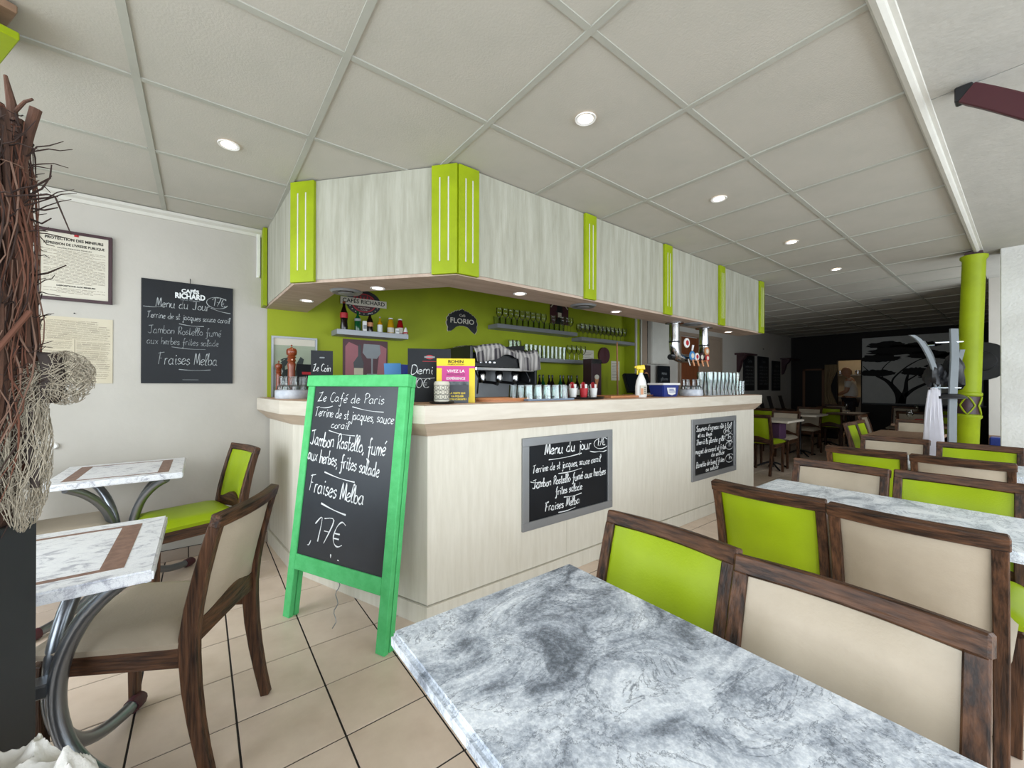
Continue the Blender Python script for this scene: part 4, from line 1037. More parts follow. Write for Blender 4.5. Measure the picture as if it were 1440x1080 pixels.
# glasses
def glass_mesh(kind):
    m_ = MB()
    if kind == 'tumbler': m_.lathe([(.001, .004), (.028, .004), (.03, 0), (.036, .10), (.034, .10), (.029, .01), (.001, .012)], 12, cap=False)
    if kind == 'tall': m_.lathe([(.001, .004), (.026, .0), (.03, .15), (.028, .15), (.024, .012), (.001, .014)], 12, cap=False)
    if kind == 'beer': m_.lathe([(.001, .002), (.032, 0), (.03, .02), (.026, .06), (.034, .15), (.038, .2), (.036, .235), (.034, .235), (.036, .2), (.032, .15), (.024, .06), (.001, .03)], 16, cap=False)
    if kind == 'stem': m_.lathe([(.001, .002), (.033, 0), (.005, .008), (.004, .075), (.022, .09), (.038, .125), (.036, .17), (.031, .19)], 12, cap=False)
    if kind == 'flip': m_.lathe([(.036, 0), (.034, .0), (.027, .085), (.001, .088), (.001, .095), (.03, .095), (.036, 0)], 12, cap=False)
    return m_.build('drinking_glass', 'glass_g' if kind == 'stem' else 'glass', smooth=True)
gcache = {}
def glasses(kind, pts, label, group, cat='glass'):
    for p in pts:
        if kind not in gcache: o = gcache[kind] = glass_mesh(kind)
        else: o = gcache[kind].copy(); C.objects.link(o)
        o.location = p; o.rotation_euler = (0, 0, random.random()*6); tag(o, label, cat, group)
R = random.Random(5)
glasses('stem', [(2.60+.082*i, 3.59+.085*j, 1.918) for i in range(11) for j in range(1) if i not in (9,)], 'stemmed glass in the front row on the upper middle shelf', 'stemmed glasses on the upper middle shelf')
glasses('tumbler', [(2.62+.085*i, 3.67, 1.918) for i in range(13)], 'small tumbler in the back row on the upper middle shelf', 'tumblers on the upper middle shelf')
glasses('stem', [(3.93+.088*i+.02*j, 3.58+.08*j, 1.872) for i in range(11) for j in range(2)], 'stemmed glass on the right shelf of the lime wall', 'stemmed glasses on the right shelf')
glasses('tall', [(2.98+.068*i, 3.58, 1.570) for i in range(10)], 'tall straight glass on the lower middle shelf', 'tall glasses on the lower shelf')
glasses('stem', [(3.70+.085*i, 3.59, 1.570) for i in range(4)], 'round bowled stemmed glass at the right end of the lower middle shelf', 'stemmed glasses on the lower shelf')
glasses('flip', [(2.77+.055*i, 3.60, 1.570+.095*j) for i in range(4) for j in range(2) if i < 3 or j < 1], 'upturned tumbler stacked at the left end of the lower shelf', 'stacked tumblers on the lower shelf')
glasses('stem', [(3.55, 3.565, 1.918), (3.64, 3.565, 1.918), (3.71, 3.58, 1.918)], 'stemmed glass before the small top hat poster', 'glasses before the small poster')

# back counter, espresso machine
t = thing('back_counter', 'dark low worktop cabinet along the lime wall behind the bar', 'cabinet', (0, 0, 0))
MB().box((1.0, 3.12, .08), (4.98, LG-.003, .87)).build('cabinet_body', 'iron', t); MB().box((.98, 3.08, .87), (4.985, LG-.003, .91)).build('worktop', 'counter_top', t, bevel=.002)
for k in range(5): MB().box((1.03+k*.79, 3.105, .12), (1.79+k*.79, 3.12, .84)).build('cabinet_door', 'beige_door', t, bevel=.002)
MB().box((2.80, 3.35, .91), (4.2, 3.55, 1.07)).build('bottle_step', 'iron', t)
em = thing('espresso_machine', 'black and chrome espresso machine behind the bar under a checked cloth', 'coffee machine', (2.32, 3.05, .91))
MB().box((-.36, .12, 0), (.36, .58, .16)).build('machine_base', 'iron', em, bevel=.01)
MB().box((-.36, .0, .16), (.36, .50, .21)).build('drip_tray', 'chrome', em, bevel=.008)
MB().box((-.34, .30, .21), (.34, .56, .55)).build('back_plate', 'alu', em, bevel=.01)
MB().box((-.37, .05, .48), (.37, .56, .64)).build('top_housing', 'iron', em, bevel=.02, seg=2)
MB().box((-.35, .03, .47), (.35, .06, .51)).build('front_rail', 'chrome', em, bevel=.008)
MB().box((.37, .04, .16), (.40, .58, .70)).build('side_panel', 'iron', em, bevel=.008)
MB().box((-.40, .04, .16), (-.37, .58, .70)).build('side_panel', 'iron', em, bevel=.008)
MB().hexa([(.12, .25, .66), (.40, .25, .66), (.40, .5, .66), (.12, .5, .66), (.12, .25, .73), (.40, .25, .76), (.40, .5, .76), (.12, .5, .73)]).build('cup_rail', 'black', em, bevel=.004)
for x_ in (-.2, 0, .2):
    gh = MB().lathe([(.035, .36), (.04, .38), (.04, .46), (.03, .48)], 16, (x_, .16, 0)).build('group_head', 'chrome', em, smooth=True)
    MB().tube([(x_, .14, .37), (x_+.01, -.02, .36), (x_+.012, -.08, .35)], [.014, .014, .017], 8).build('portafilter_handle', 'black', gh, smooth=True)
for x_ in (-.31, .31): MB().tube([(x_, .1, .47), (x_, .05, .40), (x_, .07, .26)], .007, 8).build('steam_wand', 'chrome', em, smooth=True)
for k in range(4): MB().lathe([(.017, 0), (.017, .012)], 12, (-.28+.05*k, .055, .545)).xf(Matrix.Identity(4)).build('knob', 'chrome', em)
# checked cloth
vs = []; fs = []; nx, ny = 34, 20
for j in range(ny+1):
    for i in range(nx+1):
        s = i/nx; q = j/ny; x_ = -.36+.76*s; y_ = .52-.56*q
        z_ = .665+.045*math.exp(-((s-.25)/.2)**2)+.012*math.sin(9*s+5*q)+.008*math.sin(21*s-8*q)
        if y_ < .05: z_ -= (.05-y_)*0
        over = max(0, q-.86)
        ln = (.11+.05*math.sin(s*9)) if s < .52 else (.06 if s < .66 else .19)
        if over > 0: y_ = .035-.02-.02*math.sin(s*26)*over*6; z_ = z_-.01-(over/.14)*ln
        vs.append((x_+.02*math.sin(q*7), y_, z_+.02))
for j in range(ny):
    for i in range(nx): a = j*(nx+1)+i; fs.append((a, a+1, a+nx+2, a+nx+1))
o = MB().add(vs, fs).build('checked_cloth', 'plaid', smooth=True, loc=(2.32, 3.05, .91)); md = o.modifiers.new('s', 'SOLIDIFY'); md.thickness = .006
tag(o, 'grey checked tea towel draped over the espresso machine', 'cloth')
for i, u in enumerate([2.92, 2.99, 3.06, 3.13, 3.21, 3.28, 3.39, 3.46, 3.53, 3.60, 3.68]):
    bottle(u, 3.44+.02*(i % 2), 1.07, .30, .033, 'cola' if i % 3 else 'greenb', 'dark wine bottle in the row under the lower glass shelf', 'black', ('paper', .2, .42), 'std', 'wine bottles in the back row')
t = thing('cone_dispenser', 'brown upright display box with ice cream cone print on the back counter', 'dispenser', (3.80, 3.3, .91))
MB().box((-.09, -.07, 0), (.09, .07, .66)).build('box_body', 'frame_brown', t, bevel=.003); MB().box((-.085, -.075, .60), (.085, -.07, .65)).build('header', 'black', t)
MB().prism([(-.035, .14), (0, -.0), (.035, .14)], 0, .003).xf(frame((0, -.071, .28), (1, 0, 0), (0, 0, 1))).build('cone_print', 'copper_tray', t)
MB().prism([(.04*math.cos(a), .03*math.sin(a)) for a in [i*2*PI/14 for i in range(14)]], 0, .004).xf(frame((0, -.071, .44), (1, 0, 0), (0, 0, 1))).build('ice_print', 'paper', t)
# till
t = thing('till_screen', 'black touch screen till tilted back at the right end of the back bar', 'till', (4.25, 2.95, .91), -.45)
MB().box((-.12, -.12, 0), (.12, .12, .05)).build('till_base', 'black', t, bevel=.01); MB().sweep([(0, .05, .05), (0, .06, .28)], .06, .05, (1, 0, 0)).build('till_neck', 'black', t)
sb = MB().box((-.17, -.02, -.12), (.17, .03, .14)).xf(Matrix.Translation((0, .02, .36)) @ Matrix.Rotation(-.5, 4, 'X')).build('screen_body', 'black', t, bevel=.01)
MB().box((-.15, -.023, -.10), (.15, -.0205, .12)).xf(Matrix.Translation((0, .02, .36)) @ Matrix.Rotation(-.5, 4, 'X')).build('screen_glass', 'screen', sb)
tb = thing('till_table', 'dark cabinet holding the till behind the bar', 'cabinet', (4.3, 2.88, 0)); MB().box((-.25, -.2, 0), (.25, .19, .89)).build('cabinet_body', 'iron', tb); MB().box((-.27, -.22, .89), (.27, .195, .91)).build('cabinet_top', 'counter_top', tb)
# grey cloth lump beside the till
def crumple(name, m, c, r, label, cat, seed=1, sz=.6, amp=.25, rings=14, seg=24):
    rr_ = random.Random(seed); ph = [(rr_.uniform(2, 6), rr_.uniform(2, 7), rr_.uniform(0, 6)) for _ in range(6)]
    vs = []; fs = []
    for i in range(rings+1):
        a = PI/2*(1-i/rings)
        for k in range(seg):
            b = 2*PI*k/seg; w_ = 1+amp*sum(math.sin(p[0]*b+p[1]*a+p[2]) for p in ph)/4
            vs.append((c[0]+r*w_*math.cos(a)*math.cos(b), c[1]+r*w_*math.cos(a)*math.sin(b), c[2]+r*sz*w_*math.sin(a)))
    for i in range(rings):
        for k in range(seg): fs.append((i*seg+k, i*seg+(k+1) % seg, (i+1)*seg+(k+1) % seg, (i+1)*seg+k))
    fs.append(tuple(k for k in range(seg))[::-1])
    o = MB().add(vs, fs).build(name, m, smooth=True); tag(o, label, cat); return o
crumple('cleaning_cloth', 'plaid', (3.50, 2.62, .91), .13, 'crumpled grey cloth lying between the cone box and the till', 'cloth', 4, 1.6)
tb = thing('service_trolley', 'low dark trolley behind the bar under the crumpled cloth', 'trolley', (3.50, 2.64, 0)); MB().box((-.2, -.15, .05), (.2, .15, .89)).build('trolley_body', 'iron', tb); MB().box((-.21, -.16, .89), (.21, .16, .91)).build('trolley_top', 'alu', tb)
# things seen between till and taps
t = thing('wall_menu', 'black menu board leaning on the pillar under the clock', 'menu board', mw=wallframe(5.68, 3.50, 1.13)); b = MB().box((-.16, 0, 0), (.16, .42, .02)).build('board', 'slate', t); printed('MENU', 'chalk_dim', b, 0, .3, .05, z=.0205); wr = MB(); hand(wr, 'glaces', -.1, .2, .05, .2, .005, z=.021); hand(wr, 'coupes', -.1, .12, .05, .2, .005, z=.021); wr.build('chalk_writing', 'chalk_dim', b)
t = thing('pillar_poster', 'brown printed poster low on the pillar beside the till', 'poster', mw=wallframe(5.26, 3.525, 1.15)); b = MB().box((-.11, 0, 0), (.11, .40, .006)).build('poster_sheet', 'frame_brown', t); MB().prism([(.07*math.cos(a), .2+.1*math.sin(a)) for a in [i*2*PI/14 for i in range(14)]], .006, .007).build('cream_print', 'copper_tray', b)

# ================================================================== THINGS ON THE BAR TOP
def on_bar(name, label, cat, u, v, rz=0, group=None): return thing(name, label, cat, (u, v, ZT), rz, group)
def disc(mb, r0, r1, h, c=(0, 0, 0), seg=28): return mb.lathe([(r0, 0), (r1, h)], seg, c)
def carousel(u, v, r, label, gl_label, grp, cups=8):
    t = on_bar('marble_drum', label, 'drum', u, v)
    MB().lathe([(r*.96, 0), (r, .006), (r, .055), (r*.97, .06)], 32).build('drum_body', 'grey_marble_small', t, smooth=True)
    MB().lathe([(r*.90, .06), (r*.9, .063)], 32).build('drum_top', 'alu', t)
    glasses('small_flip', [(u+r*.66*math.cos(2*PI*k/cups), v+r*.66*math.sin(2*PI*k/cups), ZT+.0635) for k in range(cups)], gl_label, grp)
def _small():
    m_ = MB().lathe([(.03, 0), (.028, .0), (.026, .022), (.013, .034), (.011, .085), (.016, .09), (.016, .094), (.001, .094)], 12, cap=False); return m_.build('shot_glass', 'glass', smooth=True)
gcache['small_flip'] = None
_o = _small(); gcache['small_flip'] = _o; _o.location = (.53, 3.28, ZT+.0635); tag(_o, 'small upturned glass at the centre of the left marble drum', 'glass')
carousel(.53, 3.28, .118, 'white marble drum with upturned glasses at the left end of the bar', 'small upturned glass on the left marble drum', 'small glasses on the left drum')
carousel(3.78, 2.03, .105, 'white marble drum with upturned glasses beside the blue tub', 'small upturned glass on the marble drum by the blue tub', 'small glasses on the right drum')
def mill(u, v, h, label):
    t = on_bar('pepper_mill', label, 'pepper mill', u, v); s = h/.36
    MB().lathe([(r*s, z*s) for r, z in ((.034, 0), (.035, .02), (.030, .05), (.025, .12), (.023, .2), (.028, .235), (.022, .25), (.029, .262), (.022, .275), (.03, .285), (.024, .292))], 20).build('mill_body', 'redwood', t, smooth=True)
    MB().lathe([(r*s, z*s) for r, z in ((.022, .293), (.033, .305), (.035, .33), (.028, .345), (.012, .35), (.006, .356))], 20).build('mill_head', 'redwood', t, smooth=True)
    MB().lathe([(.004, h), (.007, h+.006), (.004, h+.014)], 10).build('mill_knob', 'redwood', t, smooth=True)
mill(.545, 3.455, .39, 'tall turned red brown pepper mill behind the left marble drum')
mill(.475, 3.57, .27, 'short red brown pepper mill beside the tall one')
t, b = board_card('menu_card', 'narrow black chalk card at the left end of the bar', 'menu card', .645, 2.93, ZT, .135, .33, 'slate', -.15, .0)
printed('▬', 'chalk_dim', b, 0, .285, .03); wr = MB(); hand(wr, 'Le Coin', -.055, .19, .05, .11, .004, z=.0008); hand(wr, 'du bar du', -.06, .12, .04, .12, .004, z=.0008); hand(wr, 'Jour', -.05, .05, .05, .09, .004, z=.0008); wr.build('chalk_writing', 'chalk', b)
MB().box((-.08, -.0, -.03), (.08, .02, .03)).build('card_foot', 'black', t)
t, b = board_card('menu_card', 'small dark card behind the red brown pepper mills', 'menu card', .655, 3.44, ZT, .14, .26, 'slate', .3, .1)
wr = MB(); hand(wr, 'vin du ka', -.07, .13, .04, .14, .003, z=.0008); flick(wr, -.07, .11, .07, .11, z=.0008); wr.build('chalk_writing', 'chalk_dim', b); MB().box((-.035, .18, 0), (.035, .2, .001)).build('red_logo', 'red', b); MB().box((-.08, -.0, -.03), (.08, .012, .03)).build('card_foot', 'black', t)
crumple('napkin_pack', 'white', (.82, 2.76, ZT), .06, 'small black and white packet behind the green sign', 'packet', 9, 1.3, .1)
# blue leaflets in holder
t = on_bar('leaflet_holder', 'clear leaflet holder of blue brochures behind the green sign', 'leaflet holder', 1.04, 2.36, -.25)
MB().box((-.16, -.02, 0), (.16, .03, .012)).build('holder_base', 'glass', t); MB().box((-.16, -.035, 0), (.16, -.03, .13)).build('holder_front', 'glass', t)
for k, (x_, m_, h_, tilt) in enumerate(((-.11, 'skyblue', .222, -.03), (-.03, 'navy', .215, .05), (.07, 'blue', .25, .06))):
    b = MB().box((-.05, -.003, 0), (.05, .003, h_)).xf(Matrix.Translation((x_, .0+.008*k, .012)) @ Matrix.Rotation(tilt, 4, 'Y') @ Matrix.Rotation(-.12, 4, 'X')).build('leaflet', m_, t)
t, b = board_card('menu_card', 'large black chalk card with handwritten price beside the yellow poster', 'menu card', 1.06, 2.16, ZT, .25, .315, 'slate', -.42, .08)
MB().prism([(.024*math.cos(a), .265+.013*math.sin(a)) for a in [i*2*PI/14 for i in range(14)]], 0, .001).build('red_logo', 'red', b); MB().box((-.03, .26, .001), (.03, .27, .0016)).build('logo_bar', 'chalk_dim', b); MB().box((-.04, .238, 0), (.04, .241, .001)).build('red_line', 'red', b)
wr = MB(); hand(wr, 'Demi', -.105, .165, .052, .13, .0045, z=.001); flick(wr, -.11, .145, .03, .142, .003, z=.001); hand(wr, '10€', -.105, .085, .055, .11, .0045, z=.001); wr.build('chalk_writing', 'chalk', b)
t = on_bar('candle_jar', 'white candle jar with black geometric pattern on black saucer', 'candle', 1.005, 1.905)
MB().lathe([(.03, 0), (.062, .004), (.068, .012), (.05, .011)], 28).build('saucer', 'black', t, smooth=True)
jar = MB().lathe([(.036, .012), (.041, .018), (.041, .108), (.036, .118), (.001, .12)], 28).build('jar_body', 'paper', t, smooth=True)
pt_ = MB()
for z_ in (.026, .05, .074, .098): pt_.lathe([(.0414, z_-.0015), (.0414, z_+.0015)], 28, cap=False)
for k in range(10):
    for zz in (.038, .062, .086):
        a = 2*PI*k/10+(.3 if zz == .062 else 0)
        P = [(.0417*math.cos(a+.22*math.cos(s)), .0417*math.sin(a+.22*math.cos(s)), zz+.008*math.sin(s)) for s in [i*PI/4 for i in range(9)]]
        pt_.tube(P, .0011, 4, cap=False)
pt_.build('black_pattern', 'ink', jar)
t, b = board_card('counter_poster', 'yellow and magenta advertising card on the bar corner', 'poster', 1.135, 1.985, ZT, .215, .25, 'yellow', -.55, .06, .004)
MB().box((-.1075, .195, 0), (.1075, .208, .0006)).build('magenta_line', 'pink', b); MB().box((-.078, .12, 0), (.075, .197, .0012)).build('magenta_panel', 'pink', b)
MB().box((-.07, .03, 0), (.075, .12, .0008)).build('photo_panel', mat('bottle_photo', '6c7478', .4, col2='2c3236', scale=30), b)
printed('BOHIN', 'ink', b, 0, .232, .024, width=.085, bold=.0004); printed('FABRICATION', 'ink', b, 0, .216, .01, width=.09)
printed('VIVEZ LA', 'white', b, 0, .178, .022, z=.0018, width=.10, bold=.0004); printed('NOUVELLE', 'frame_brown', b, 0, .158, .018, z=.0018, width=.10); printed('EXPÉRIENCE', 'white', b, 0, .136, .019, z=.0018, width=.105, bold=.0004)
t, b = board_card('visit_leaflet', 'dark grey leaflet with yellow lettering at the foot of the yellow card', 'leaflet', 1.105, 1.915, ZT, .12, .10, 'slate_g', -.5, .05, .003)
for k, s_ in enumerate(('LA VISITE QUI', 'VA PIQUER', 'VOTRE CURIOSITÉ !')): printed(s_, 'yellow', b, 0, .055-.017*k, .013, width=(.085, .07, .1)[k], bold=.0004)
# trays
t = on_bar('oval_tray', 'orange wooden oval tray on the bar near the bar corner', 'tray', 1.50, 2.03)
MB().prism([(.19*math.cos(a), .10*math.sin(a)) for a in [i*2*PI/36 for i in range(36)]], 0, .008).build('tray_base', 'copper_tray', t)
MB().tube([(.19*math.cos(a), .10*math.sin(a), .014) for a in [i*2*PI/36 for i in range(37)]], .007, 6, cap=False).build('tray_rim', 'copper_tray', t, smooth=True)
t = on_bar('glass_tray', 'blue grey tray of upturned glasses in the middle of the bar', 'tray', 1.80, 2.03)
MB().box((-.20, -.13, 0), (.20, .13, .006)).build('tray_base', 'tray_blue', t, bevel=.002)
MB().tube([(-.2, -.13, .008), (.2, -.13, .008), (.2, .13, .008), (-.2, .13, .008), (-.2, -.13, .008)], .005, 6).build('tray_rim', 'tray_blue', t)
glasses('flip', [(1.64+.078*i, 1.945+.078*j, ZT+.0065) for i in range(5) for j in range(3)], 'upturned tumbler on the blue grey bar tray', 'tumblers on the blue grey tray')
t = on_bar('cup_tray', 'round black tray of red and white sachet cups on the bar', 'tray', 2.22, 2.05)
MB().lathe([(.15, 0), (.175, .004), (.18, .016), (.176, .016), (.168, .007), (.001, .006)], 36).build('tray_body', 'black', t, smooth=True)
for k, (dx, dy, m1, lab) in enumerate(((-.10, -.03, 'white', 'white paper cup with red sachets, left on the round black tray'), (-.02, -.06, 'red', 'red tumbler of sachets in the middle of the round black tray'), (.12, -.03, 'white', 'white cup with red band, right on the round black tray'), (.0, .07, 'glass', 'clear glass of red sachets at the back of the round black tray'))):
    t = thing('sachet_cup', lab, 'cup', (2.22+dx, 2.05+dy, ZT+.008))
    MB().lathe([(.022, 0), (.031, .07), (.029, .07), (.02, .004), (.001, .004)], 16, cap=False).build('cup_body', m1, t, smooth=True)
    for q in range(7):
        a = q*.9; MB().box((-.007, -.0012, .02), (.007, .0012, .10+.008*(q % 3))).xf(Matrix.Translation((.015*math.cos(a), .015*math.sin(a), 0)) @ Matrix.Rotation(a, 4, 'Z') @ Matrix.Rotation(.12, 4, 'X')).build('sugar_sachet', 'red' if q % 3 else 'white', t)
glasses('flip', [(2.08, 2.12, ZT+.0085), (2.14, 2.15, ZT+.0085), (2.34, 2.10, ZT+.0085)], 'upturned tumbler at the rim of the round black tray', 'tumblers on the black tray')
t = on_bar('chopping_board', 'thin pale wooden board on the bar beside the spray bottle', 'board', 2.72, 2.12); MB().box((-.22, -.14, 0), (.22, .14, .016)).build('board_body', 'copper_tray', t, bevel=.003); MB().lathe([(.012, .0161), (.012, .017)], 12, (.18, 0, 0)).build('hole', 'ink', t)
t = on_bar('wooden_plate', 'thin round wooden plate on the bar behind the blue tub', 'plate', 3.12, 2.17); MB().lathe([(.08, 0), (.13, .012), (.128, .016), (.001, .012)], 28).build('plate_body', 'copper_tray', t, smooth=True); MB().lathe([(.09, .013), (.09, .014)], 24).build('plate_well', 'inner_top', t)
# spray bottle
t = on_bar('spray_bottle', 'white spray bottle with yellow trigger head on the bar', 'spray bottle', 2.90, 1.99, -.35)
pf = [(.001, 0), (.044, .0), (.047, .012), (.047, .09), (.04, .135), (.024, .175), (.015, .195), (.015, .21)]
MB().lathe(pf, 24).xf(Matrix.Diagonal((1.1, .72, 1, 1))).build('bottle_body', 'white', t, smooth=True)
MB().lathe([(.019, .205), (.02, .225), (.014, .232)], 16).build('collar', 'yellow', t, smooth=True)
MB().hexa([(-.045, -.012, .232), (.035, -.014, .232), (.035, .014, .232), (-.045, .012, .232), (-.05, -.011, .262), (.028, -.013, .272), (.028, .013, .272), (-.05, .011, .262)]).build('spray_head', 'yellow', t, bevel=.004)
MB().box((-.062, -.006, .244), (-.05, .006, .258)).build('nozzle', 'yellow', t, bevel=.001)
MB().sweep([(-.03, 0, .235), (-.037, 0, .215), (-.035, 0, .19)], .012, .007, (0, 1, 0)).build('trigger', 'yellow', t)
lb = MB().box((-.032, -.0365, .02), (.03, -.034, .10)).build('label', 'paper', t); MB().box((-.028, -.0372, .025), (-.004, -.0366, .075)).build('orange_print', 'copper_tray', lb)
tl = MB(); [tl.box((.002, -.0372, .03+.009*k), (.025, -.0366, .034+.009*k)) for k in range(7)]; tl.build('label_print', 'ink', lb)
# blue tub
t = on_bar('blue_tub', 'navy plastic tub with white lid and label on the bar', 'tub', 3.29, 2.02, -.1)
MB().hexa([(-.098, -.07, 0), (.098, -.07, 0), (.098, .07, 0), (-.098, .07, 0), (-.112, -.08, .105), (.112, -.08, .105), (.112, .08, .105), (-.112, .08, .105)]).build('tub_body', 'blue', t, bevel=.008, seg=2)
MB().box((-.12, -.088, .104), (.12, .088, .12)).build('tub_lid', 'white', t, bevel=.005, seg=2)
lb = MB().prism([(-.05, .025), (0, .012), (.05, .025), (.06, .09), (-.06, .09)], 0, .002).xf(frame((0, -.0835, 0), (1, 0, 0), (0, .1, 1))).build('tub_label', 'white', t)
tl = MB(); [tl.box((-.04, -.088, .04+.012*k), (.04-.01*k, -.0862, .045+.012*k)) for k in range(3)]; tl.build('label_print', 'navy', lb)
# tall glasses
glasses('beer', [(3.98+.083*i, 1.945+.09*j, ZT) for i in range(8) for j in range(2)], 'tall curved beer glass on the bar under the taps', 'tall beer glasses on the bar')
glasses('tall', [(4.64, 1.95, ZT), (4.71, 1.95, ZT), (4.67, 2.03, ZT)], 'straight glass at the right end of the beer glasses', 'straight glasses by the leaflets')
for k, (u, rz) in enumerate(((4.76, .5), (4.83, .3), (4.88, .55))):
    t = thing('folded_menu', ['leftmost', 'middle', 'rightmost'][k]+' of the pale folded menus standing at the far bar end', 'menu', (u, 2.0+.03*k, ZT), rz)
    MB().hexa([(-.05, 0, 0), (.05, -.01, 0), (.05, -.007, 0), (-.05, .003, 0), (-.05+.012, .02, .25-.01*k), (.05+.012, .01, .25-.01*k), (.05+.012, .013, .25-.01*k), (-.05+.012, .023, .25-.01*k)]).build('front_leaf', 'paper', t)
    MB().hexa([(-.05, 0.003, 0), (.04, .03, 0), (.04, .033, 0), (-.05, .006, 0), (-.05+.012, .023, .25-.01*k), (.045, .05, .24-.01*k), (.045, .053, .24-.01*k), (-.05+.012, .026, .25-.01*k)]).build('back_leaf', 'paper', t)
# beer taps
t = thing('beer_tap_tower', 'chrome beer tap tower hanging on two pipes from the soffit', 'beer taps', (0, 0, 0)); tv = 2.10; zb = 1.515
a0, a1 = 3.60, 4.17
MB().tube(catmull([(a0, tv, zs-.02), (a0, tv, 1.75), (a0, tv, 1.62), (a0+.035, tv, 1.54), (a0+.11, tv, zb)], 4), .047, 18).build('left_pipe', 'chrome', t, smooth=True)
MB().tube(catmull([(a1, tv, zs-.02), (a1, tv, 1.75), (a1, tv, 1.62), (a1-.035, tv, 1.54), (a1-.11, tv, zb)], 4), .047, 18).build('right_pipe', 'chrome', t, smooth=True)
MB().tube([(a0+.10, tv, zb), (a1-.10, tv, zb)], .043, 18).build('cross_pipe', 'chrome', t, smooth=True)
for a in (a0, a1):
    MB().lathe([(.085, -.0), (.085, -.012), (.052, -.016)], 24, (a, tv, zs-.018)).build('flange', 'chrome', t, smooth=True); MB().lathe([(.05, 0), (.051, .015)], 24, (a, tv, 1.66)).build('pipe_ring', 'black', t, smooth=True)
for k, (u, m_, r_, zz) in enumerate(((3.70, 'white', .048, 1.66), (3.80, 'skyblue', .048, 1.54), (3.89, 'white', .04, 1.535), (3.985, 'frame_brown', .045, 1.535), (4.09, 'copper_tray', .045, 1.60), (4.10, 'red', .038, 1.53))):
    b = MB().lathe([(r_*.9, 0), (r_, .006), (r_*.95, .014)], 20).xf(frame((u, tv-.062, zz), (1, 0, 0), (0, 0, 1))).build('tap_badge', m_, t, smooth=True)
    MB().lathe([(r_*.55, .0145), (r_*.5, .017)], 16).xf(frame((u, tv-.062, zz), (1, 0, 0), (0, 0, 1))).build('badge_emblem', 'red' if m_ == 'white' else 'paper', b)
for k, u in enumerate((3.72, 3.80, 3.89, 3.98, 4.08)):
    MB().tube([(u, tv-.02, 1.50), (u, tv-.075, 1.50), (u+.004, tv-.09, 1.44)], [.012, .011, .008], 8).build('tap_spout', 'copper_tray' if k > 0 else 'chrome', t, smooth=True)
    if k == 1: MB().tube([(u, tv-.07, 1.59), (u, tv-.08, 1.645)], [.008, .011], 8).build('tap_handle', 'white', t, smooth=True)
MB().tube([(a0-.08, tv, 1.52), (a0-.02, tv, 1.52)], .026, 14).build('valve_knob', 'black', t, smooth=True)

# ================================================================== REAR WALL THINGS
for (u0_, u1_, z0, z1, lab) in ((9.03, 9.55, 1.14, 1.89, 'tall black menu board nearest the bar on the left rear wall'), (9.75, 10.32, 1.15, 1.90, 'middle tall black menu board on the left rear wall'), (10.54, 11.02, 1.13, 1.83, 'last tall black menu board, next to the far wall bracket')):
    t = thing('wall_menu', lab, 'menu board', mw=wallframe(u0_, LW-.02, z0)); b = MB().box((0, 0, 0), (u1_-u0_, z1-z0, .02)).build('board', 'slate', t, bevel=.002)
    wr = MB(); hand(wr, 'Carte', .18, z1-z0-.14, .06, .2, .007, z=.021)
    for k in range(6): hand(wr, R.choice(('moules frites', 'salade au thon', 'croque oeuf', 'steak salade', 'pates carbo')), .06, z1-z0-.25-.075*k, .045, (u1_-u0_)*.78, .005, z=.021)
    wr.build('chalk_writing', 'chalk_dim', b)
for (u, lab, ww) in ((8.66, 'dark carved wall bracket shelf left of the menu boards', .62), (11.1, 'dark carved wall bracket shelf in the far corner by the black wall', .72)):
    t = thing('wall_bracket', lab, 'bracket', (u, LW, 1.88)); MB().box((0, -.2, 0), (ww, 0, .035)).build('bracket_shelf', 'frame_brown', t, bevel=.004)
    MB().prism([(0, 0), (-.17, 0), (-.15, -.06), (-.09, -.12), (-.07, -.22), (-.03, -.34), (0, -.36)], 0, .1).xf(frame((.1, 0, 0), (0, 1, 0), (0, 0, 1))).build('corbel', 'frame_brown', t)
tag(MB().lathe([(.012, 0), (.01, .02)], 8).build('wall_hook', 'iron', mw=wallframe(10.1, LW, 2.08)), 'small dark hook above the middle rear menu board', 'hook')

# mural with acacia trees
mu = thing('tree_mural', 'grey wall mural of black umbrella shaped trees on the back wall', 'mural', mw=frame((UB-.012, 2.34, .85), (0, -1, 0), (0, 0, 1)))
MB().box((0, 0, -.01), (1.78, 1.47, 0)).build('mural_panel', 'mural_bg', mu)
def branch(mb, P, w0, w1, z=.002):
    P = catmull(P, 5); n = len(P); vs = []
    for i in range(n):
        dx = P[min(i+1, n-1)][0]-P[max(i-1, 0)][0]; dy = P[min(i+1, n-1)][1]-P[max(i-1, 0)][1]; l = math.hypot(dx, dy) or 1; w_ = w0+(w1-w0)*i/(n-1)
        vs += [(P[i][0]-dy/l*w_/2, P[i][1]+dx/l*w_/2, z), (P[i][0]+dy/l*w_/2, P[i][1]-dx/l*w_/2, z)]
    mb.add(vs, [(2*i, 2*i+1, 2*i+3, 2*i+2) for i in range(n-1)])
tr = MB()
tx = .62
branch(tr, [(tx+.01, 0), (tx, .12), (tx-.05, .28), (tx-.2, .50), (tx-.38, .62)], .17, .035)
branch(tr, [(tx+.03, 0), (tx+.05, .14), (tx+.09, .30), (tx+.10, .48), (tx+.13, .66)], .13, .03)
branch(tr, [(tx+.08, .18), (tx+.2, .32), (tx+.38, .44), (tx+.6, .55), (tx+.85, .60)], .07, .025)
branch(tr, [(tx-.12, .40), (tx-.1, .56), (tx+.1, .80), (tx+.3, .95)], .04, .015)
